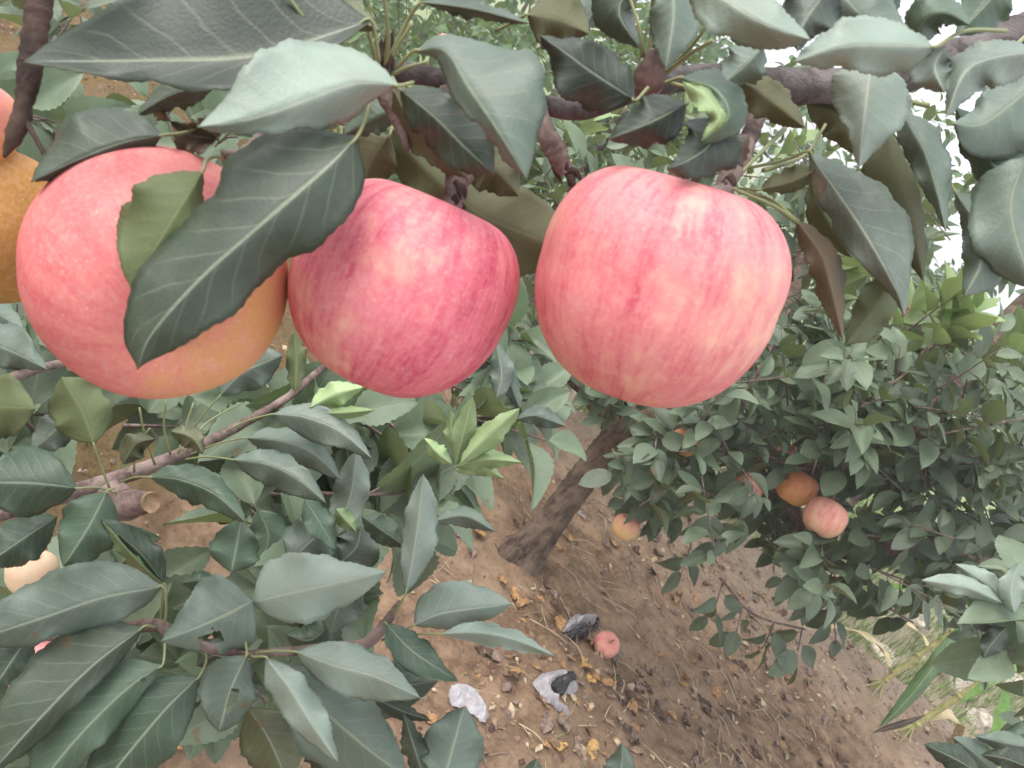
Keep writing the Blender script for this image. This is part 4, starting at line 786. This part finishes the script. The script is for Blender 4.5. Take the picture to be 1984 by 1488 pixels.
# ------------------------------------------------------------------ corn
def corn(px, lean, h, nb, label, seed, sc=1.):
    r = random.Random(seed); g = px; e = empty('corn_plant', g, label, 'corn plant', 'corn plants at the terrace edge')
    tp = g+lean*h; bend = Vector((.05, 0, 0)); pts = [g-Vector((0, 0, .04)), g.lerp(tp, .35)+bend*.6, g.lerp(tp, .7)+bend, tp]
    m_ = MB(); m_.add(tube(pts, [.012*sc, .011*sc, .009*sc, .004*sc], 12, 24, .05))
    for k in range(4):
        q = g.lerp(tp, .08+.22*k)+bend*min(1, .2+k*.3); m_.add(tube([q-lean*.006, q, q+lean*.008], [.011*sc, .0135*sc, .011*sc], 12, 5))
    for k in range(7):
        a = k*.9; m_.add(tube([g+Vector((0, 0, .05)), g+Vector((math.cos(a)*.035, math.sin(a)*.035, 0)), g+Vector((math.cos(a)*.07, math.sin(a)*.07, -.04))], [.003, .003, .002], 5, 6))
    m_.build('stem', CORNS, e)
    for k in range(nb):
        t = (.12 if k == 0 else .34+.62*k/nb); q = g.lerp(tp, t)+bend*t; a = k*math.pi+r.uniform(-.6, .6)+seed; o = Vector((math.cos(a), math.sin(a), 0)); Lb = .45*r.uniform(.7, 1.15)*sc; sdv = Vector((0, 0, 1)).cross(o)
        V = []; n = 20
        for i in range(n):
            s = i/(n-1); c = q + o*Lb*(s*.85) + Vector((0, 0, Lb*(.62*s-1.05*s*s*r.uniform(.98, 1.02)))); w_ = .024*sc*(math.sin(math.pi*min(1, s*.9+.12))**.6)*(1 if s < .96 else .3)
            for j in (-2, -1, 0, 1, 2): V.append(c + sdv*w_*j/2 + Vector((0, 0, abs(j)*.004 + .006*math.sin(i*1.1+j)*(abs(j) == 2))))
        Fs = [(i*5+j, i*5+j+1, (i+1)*5+j+1, (i+1)*5+j) for i in range(n-1) for j in range(4)]
        mesh('leaf', V, Fs, CORND if (k == 0) else CORNL, e)
    return e
c1 = corn(G(1746, 1422), Vector((-.02, .10, 1)), .8, 6, 'corn plant with thick yellow stalk and one broad drooping blade', 1, 1.)
hleaf(c1, [(1866, 1205), (1838, 1248), (1795, 1310), (1745, 1370), (1700, 1412)], [10, 15, 17, 14, 8], [8, 13, 14, 12, 7], (2.45, 2.35, 2.3), 'c', da=.02, db=.02, name='broad_leaf', tooth=0, seed=7)
hleaf(c1, [(1880, 1290), (1868, 1215), (1856, 1260), (1848, 1335)], [4, 6, 6, 4], [4, 6, 6, 4], (2.5, 2.45), 'c', name='broad_leaf', tooth=0, seed=8)
hleaf(c1, [(1795, 1385), (1760, 1398), (1715, 1412), (1688, 1420)], [4, 6, 5], [4, 6, 4], (2.4, 2.35), 'r', name='dry_sheath', tooth=0, seed=9)
corn(G(1770, 1290), Vector((.06, 0, 1)), .9, 6, 'corn plant standing behind the low dark leaves near white rocks', 2)
corn(G(1683, 1340), Vector((-.1, .05, 1)), .7, 6, 'young corn plant nearest the hanging dark crown', 3, .9)
corn(G(1880, 1180), Vector((.05, .0, 1)), 1.0, 7, 'corn plant glimpsed through the crown beyond the rocks', 4)
corn(G(1920, 1060), Vector((.0, .0, 1)), 1.0, 7, 'pale distant corn plant seen between the crown and photo edge', 5)
cb = G(1700, 1400)
# rocks
def rock(p, s, seed, label):
    r = random.Random(seed); V = []; Fs = []; n = 30; m_ = 40
    for i in range(n+1):
        for j in range(m_):
            a = math.pi*i/n; b_ = 2*math.pi*j/m_; q = Vector((math.sin(a)*math.cos(b_), math.sin(a)*math.sin(b_), math.cos(a)))
            q = Vector([math.copysign(abs(x)**.55, x) for x in q]); q *= 1+.42*noise.noise(q*1.1+Vector((seed, 0, 0)))+.16*noise.noise(q*3+Vector((seed, 3, 0)))+.05*noise.noise(q*9+Vector((seed, 3, 0)))
            V.append(Vector((q.x*s[0], q.y*s[1], q.z*s[2])))
    for i in range(n):
        for j in range(m_): Fs.append((i*m_+j, (i+1)*m_+j, (i+1)*m_+(j+1) % m_, i*m_+(j+1) % m_))
    o = mesh('rock', V, Fs, ROCK, None, origin=Vector((0, 0, 0))); o.location = p; o.rotation_euler = (r.uniform(-.2, .2), r.uniform(-.2, .2), r.uniform(0, 3)); tag(o, label, 'rock', 'pale rocks along the terrace edge')
for i, (u, v, s, l) in enumerate([(1700, 1275, (.09, .07, .06), 'pale rock right behind the dark hanging leaves by the corn'), (1845, 1330, (.10, .08, .08), 'biggest white rock under the broad corn blade'), (1890, 1400, (.09, .07, .06), 'tan rock below the biggest white rock'),
                                  (1800, 1290, (.07, .06, .05), 'white rock between two corn stalks'), (1955, 1330, (.10, .08, .07), 'white rock close to the photo edge beside dark leaves'), (1950, 1230, (.12, .09, .08), 'pale rock farther back below the pale leafed branch'),
                                  (1760, 1200, (.10, .08, .07), 'bright rock seen through the lowest crown leaves'), (1880, 1270, (.08, .07, .06), 'sunlit pink tinted rock behind the corn stalk'), (1960, 1410, (.07, .06, .05), 'small rock near the dark corner tuft')]):
    rock(G(u, v, s[2]*.35), s, i*3.3+1, l)
# ------------------------------------------------------------------ litter on the soil
def sheet(p, outline, ht, mats, name, label, cat, group=None, rot=None, seed=0, crump=.007, th=.0008, kids=None):
    """crumpled sheet: outline in photo pixels laid on the ground"""
    from mathutils.geometry import delaunay_2d_cdt
    r = random.Random(seed); c = sum((Vector(q) for q in outline), Vector((0, 0)))/len(outline)
    pts = []; n = len(outline); B = []
    for i in range(n):
        a, b_ = Vector(outline[i]), Vector(outline[(i+1) % n]); k = 5
        for j in range(k): B.append(a.lerp(b_, j/k)+Vector((r.uniform(-.8, .8), r.uniform(-.8, .8))))
    xs = [q.x for q in B]; ys = [q.y for q in B]; I = []
    while len(I) < 120:
        q = Vector((r.uniform(min(xs), max(xs)), r.uniform(min(ys), max(ys))))
        if inside([(x.x, x.y) for x in B], q.x, q.y): I.append(q)
    res = delaunay_2d_cdt(B+I, [], [list(range(len(B)))], 1, 1e-4); vs, fs = res[0], res[2]
    V = []; 
    for q in vs:
        g_ = G(q.x, q.y); edge_d = min((q-b2).length for b2 in B)
        h_ = .003 + ht*min(1, edge_d/12) + crump*abs(noise.noise(Vector((q.x*.055+seed, q.y*.055, 0)))) + crump*.5*abs(noise.noise(Vector((q.x*.16+seed, q.y*.16, 3))))
        V.append(g_+Vector((0, 0, h_)))
    V2 = [q-Vector((0, 0, th)) for q in V]; m_ = len(V)
    fs = [tuple(f) for f in fs]; from collections import Counter
    ec = Counter(); 
    for f in fs:
        for i in range(len(f)): ec[frozenset((f[i], f[(i+1) % len(f)]))] += 1
    rim = [(f[i], f[i]+m_, f[(i+1) % len(f)]+m_, f[(i+1) % len(f)]) for f in fs for i in range(len(f)) if ec[frozenset((f[i], f[(i+1) % len(f)]))] == 1]
    org = G(c.x, c.y)
    return mesh(name, V+V2, fs+[tuple(i+m_ for i in f[::-1]) for f in fs]+rim, mats, kids, smooth=False, origin=org if kids is None else None), org
GB = 'discarded paper fruit bags on the soil'
def bag(outer, inner, label, seed, mo=PAPER, h=.02):
    c = sum((Vector(q) for q in outer), Vector((0, 0)))/len(outer); e = empty('paper_bag', G(c.x, c.y), label, 'paper bag', GB)
    sheet(None, outer, h, mo, 'outer_paper', None, None, seed=seed, kids=e)
    if inner: sheet(None, inner, h+.012, PAPERB, 'black_lining', None, None, seed=seed+1, kids=e)
bag([(1085, 1228), (1098, 1205), (1112, 1194), (1150, 1193), (1156, 1200), (1148, 1214), (1120, 1222), (1100, 1226)], [(1090, 1229), (1118, 1222), (1146, 1214), (1150, 1196), (1158, 1202), (1155, 1218), (1128, 1240), (1100, 1242)], 'crumpled grey paper bag with black lining touching the fallen apple', 31, h=.03)
bag([(1028, 1325), (1048, 1306), (1092, 1299), (1116, 1322), (1118, 1340), (1106, 1350), (1085, 1345), (1072, 1330), (1062, 1335), (1080, 1358), (1101, 1380), (1098, 1390), (1078, 1378), (1050, 1356)], [(1056, 1322), (1094, 1302), (1114, 1324), (1100, 1336), (1088, 1350), (1072, 1342)], 'torn open grey and black paper bag on bare soil below the fallen apple', 33)
bag([(866, 1350), (872, 1330), (890, 1326), (912, 1334), (930, 1352), (940, 1374), (946, 1390), (936, 1404), (918, 1392), (896, 1376), (874, 1370)], None, 'white crumpled paper bag beside the near leaf tip', 35, PAPERW, .018)
bag([(1112, 990), (1122, 988), (1131, 1004), (1130, 1008)], None, 'small white paper scrap against the trunk foot', 37, PAPERW, .004)
def dry_leaf(u, v, sz, mat, seed, label=None, group='fallen dry leaves on the soil'):
    r = random.Random(seed); g_ = G(u, v, .004); n = 9; V = []
    for i in range(n):
        t = i/(n-1); w_ = .30*math.sin(math.pi*max(.03, min(.97, t)))**.8*(1+.25*r.uniform(-1, 1))
        for j in (-2, -1, 0, 1, 2): V.append(Vector((j/2*w_, t-.5, .10*abs(j)*r.uniform(.2, 1)+.12*math.sin(t*5+seed)+.05*r.random()))*sz)
    th = Vector((0, 0, -.0006)); m_ = len(V); Fs = [(i*5+j, i*5+j+1, (i+1)*5+j+1, (i+1)*5+j) for i in range(n-1) for j in range(4)]
    Fs = Fs+[tuple(k+m_ for k in f[::-1]) for f in Fs]; V = V+[q+th for q in V]
    o = mesh('dry_leaf', V, Fs, mat, None, origin=Vector((0, 0, 0))); o.location = g_; o.rotation_euler = (r.uniform(-.35, .35), r.uniform(-.35, .35), r.uniform(0, 6.3)); tag(o, label or 'dry curled leaf lying on the brown soil', 'dry leaf', group)
for i, (u, v, z, m_, l) in enumerate([(925, 1035, .05, DRYY, 'bright yellow curled leaf left of the trunk foot'), (908, 1022, .035, DRYL, 'small orange leaf touching the bright yellow curled one'), (970, 1125, .04, DRYL, 'orange brown leaf on the smooth soil below the trunk'),
        (992, 1152, .04, DRYL, 'tan leaf just under the orange brown leaf'), (1082, 1210, .05, DRYL, 'orange leaf tucked behind the bag by the fallen apple'), (1130, 1290, .06, DRYY, 'yellow brown leaf between fallen apple and torn bag'), (1142, 1312, .045, DRYL, 'brown folded leaf under the yellow brown leaf'),
        (1143, 1320, .035, DRYY, 'pale yellow scrap of leaf right of the torn bag'), (1078, 1447, .045, DRYY, 'short rolled yellow leaf near the photo bottom'), (1140, 1458, .055, DRYY, 'flat pale yellow oval leaf near the photo bottom'), (1232, 1330, .06, DRYG, 'purple grey curled leaf right of the torn bag'),
        (1055, 1402, .05, DRYG, 'brown leaf below the torn bag'), (1088, 1405, .05, DRYG, 'dark leaf with a raised edge below the torn bag'), (1030, 960, .05, DRYL, 'orange leaf on the trunk base'), (1075, 1060, .05, DRYL, 'tan leaf at the shaded side of the trunk foot'), (1188, 995, .05, DRYL, 'orange leaf above the small yellow hanging apple'),
        (790, 1268, .05, DRYY, 'orange leaf peeping between the near pale leaves')]): dry_leaf(u, v, z, m_, i+1, l)
k = 0
while k < 150:
    u, v = rng.uniform(820, 1750), rng.uniform(960, 1488)
    s_ = (u-CU)*.643-(v-CV)*.766
    if v < 1000 and u < 1200: continue
    near = abs(s_+235) < 75 or u > 1150
    if not near and rng.random() < .8: continue
    p = G(u, v)
    if p.y > 2.9: continue
    dry_leaf(u, v, rng.uniform(.022, .05), rng.choice([DRYG, DRYK, DRYG, DRYL, DRYK]), 100+k, 'small dull brown leaf in the litter on the soil', 'dull brown litter leaves'); k += 1
# crumbs of soil, twigs and straw nobody could count
V = []; Fs = []; MI = []
def add_clod(p, s):
    o = len(V); d = [Vector((1, 0, 0)), Vector((-1, 0, 0)), Vector((0, 1, 0)), Vector((0, -1, 0)), Vector((0, 0, 1)), Vector((0, 0, -1))]
    for q in d: V.append(p+q*s*rng.uniform(.5, 1.2)+Vector((rng.uniform(-.3, .3), rng.uniform(-.3, .3), 0))*s)
    for f in ((0, 2, 4), (2, 1, 4), (1, 3, 4), (3, 0, 4), (2, 0, 5), (1, 2, 5), (3, 1, 5), (0, 3, 5)): Fs.append(tuple(i+o for i in f))
for i in range(11000):
    x, y = rng.uniform(-2.4, 2.2), rng.uniform(.5, 3.3)
    if fbm(x, y, 2, 2, 3) < rng.uniform(-.5, .3): continue
    add_clod(Vector((x, y, H(x, y)+.001)), rng.uniform(.0015, .0065)*(1 if rng.random() < .96 else 2))
tag(mesh('soil_crumbs', V, Fs, CLOD, smooth=False), 'loose crumbs and small stones scattered over the brown soil', 'soil crumbs', kind='stuff')
mb = MB()
for i in range(2600):
    x, y = rng.uniform(-2.4, 2.2), rng.uniform(.6, 3.2)
    dens = .12 + (.9 if x > .35 + (y-1.6)*.1 else 0) + (.8 if abs(x-.15) < .3 and 1.5 < y < 2.1 else 0)
    if rng.random() > dens: continue
    p = Vector((x, y, H(x, y)+.004)); a = rng.gauss(2.2, .9); l = rng.uniform(.02, .12); q = Vector((math.cos(a), math.sin(a), 0))*l
    m1 = p+q*.5+Vector((rng.uniform(-.1, .1)*l, rng.uniform(-.1, .1)*l, rng.uniform(0, .012))); e_ = p+q; e_.z = H(e_.x, e_.y)+.004
    mb.add(tube([p, m1, e_], [rng.uniform(.0006, .0016)]*3, 4, 5, cap=False), 0 if rng.random() < .65 else 1)
tag(mb.build('straw_litter', [STRAW, DRYG]), 'dry straw, stalks and twig bits strewn on the soil', 'straw', kind='stuff')
# litter chips (broken leaf bits)
V = []; Fs = []; MI = []
for i in range(15000):
    x, y = rng.uniform(-2.4, 2.3), rng.uniform(.5, 3.3); band = fbm(x, y, 11, 3, 2.2)
    if rng.random() > (.75 if x > .28+(y-1.6)*.05 else (.35 if x < -.5 else .16))*(1 if band > -.05 else .25): continue
    p = Vector((x, y, H(x, y)+.003)); a = rng.random()*6.3; s_ = rng.uniform(.004, .011)*(1 if rng.random() < .8 else 1.9); c_, d_ = Vector((math.cos(a), math.sin(a), rng.uniform(-.5, .5)))*s_, Vector((-math.sin(a), math.cos(a), rng.uniform(-.5, .5)))*s_*.55
    o = len(V); V += [p-c_, p-d_+Vector((0, 0, s_*.3)), p+c_, p+d_, p-c_*.3+Vector((0, 0, s_*.6))]; Fs += [(o, o+1, o+4), (o+1, o+2, o+4), (o+2, o+3, o+4), (o+3, o, o+4)]; MI += [rng.choice([0, 3, 2, 0, 4, 2, 4, 1])]*4
tag(mesh('leaf_litter', V, Fs, [DRYG, DRYL, STRAW, DRYK, CLOD], None, MI, smooth=False), 'broken bits of dry leaf covering the soil past the trunk', 'leaf litter', kind='stuff')
# grass tufts and weeds on and past the terrace edge
V = []; Fs = []
def blade(p, a, L_, w_):
    o = len(V); dr = Vector((math.cos(a), math.sin(a), 0)); sd_ = Vector((-math.sin(a), math.cos(a), 0))*w_; lean = rng.uniform(.2, .9)
    for i in range(5):
        t = i/4; c_ = p+dr*L_*lean*t*t+Vector((0, 0, L_*(t-.35*lean*t*t))); V.append(c_-sd_*(1-t*.92)); V.append(c_+sd_*(1-t*.92))
    for i in range(4): Fs.append((o+2*i, o+2*i+1, o+2*i+3, o+2*i+2))
for i in range(1500):
    if rng.random() < .05: x, y = rng.uniform(.3, 1.8), rng.uniform(1.3, 2.9); nb, hh = 5, .035
    else: x = rng.uniform(.3, 4.5); y = 3.05+4.*rng.random()**1.4; nb, hh = 9, rng.choice([.06, .1, .22])
    for k in range(nb): blade(Vector((x+rng.gauss(0, .03), y+rng.gauss(0, .03), H(x, y)-.005)), rng.random()*6.3, hh*rng.uniform(.5, 1.3), .0012 if nb == 5 else .004)
tag(mesh('grass', V, Fs, GRASS), 'green grass and weeds on the lower terrace and in small tufts', 'grass', kind='stuff')

# ------------------------------------------------------------------ thin haze volume added to lift the blacks, like lens glare
m = bpy.data.materials.new('glare_haze'); m.use_nodes = True; t = m.node_tree; t.nodes.remove(t.nodes['Principled BSDF'])
pv = nd(t, 'VolumePrincipled', i_Density=.013); pv.inputs['Color'].default_value = (.97, .98, 1, 1); pv.inputs['Anisotropy'].default_value = .2
t.links.new(pv.outputs[0], t.nodes['Material Output'].inputs['Volume'])
x0, x1, y0, y1, z0, z1 = -90, 90, -50, 160, -3, 3.2
V = [(x, y, z) for z in (z0, z1) for y in (y0, y1) for x in (x0, x1)]
o = mesh('haze', V, [(0, 2, 3, 1), (4, 5, 7, 6), (0, 1, 5, 4), (2, 6, 7, 3), (0, 4, 6, 2), (1, 3, 7, 5)], m, None, smooth=False, origin=Vector((0, 0, 0)))
tag(o, 'thin haze volume added in place of lens glare', 'haze', kind='stuff')
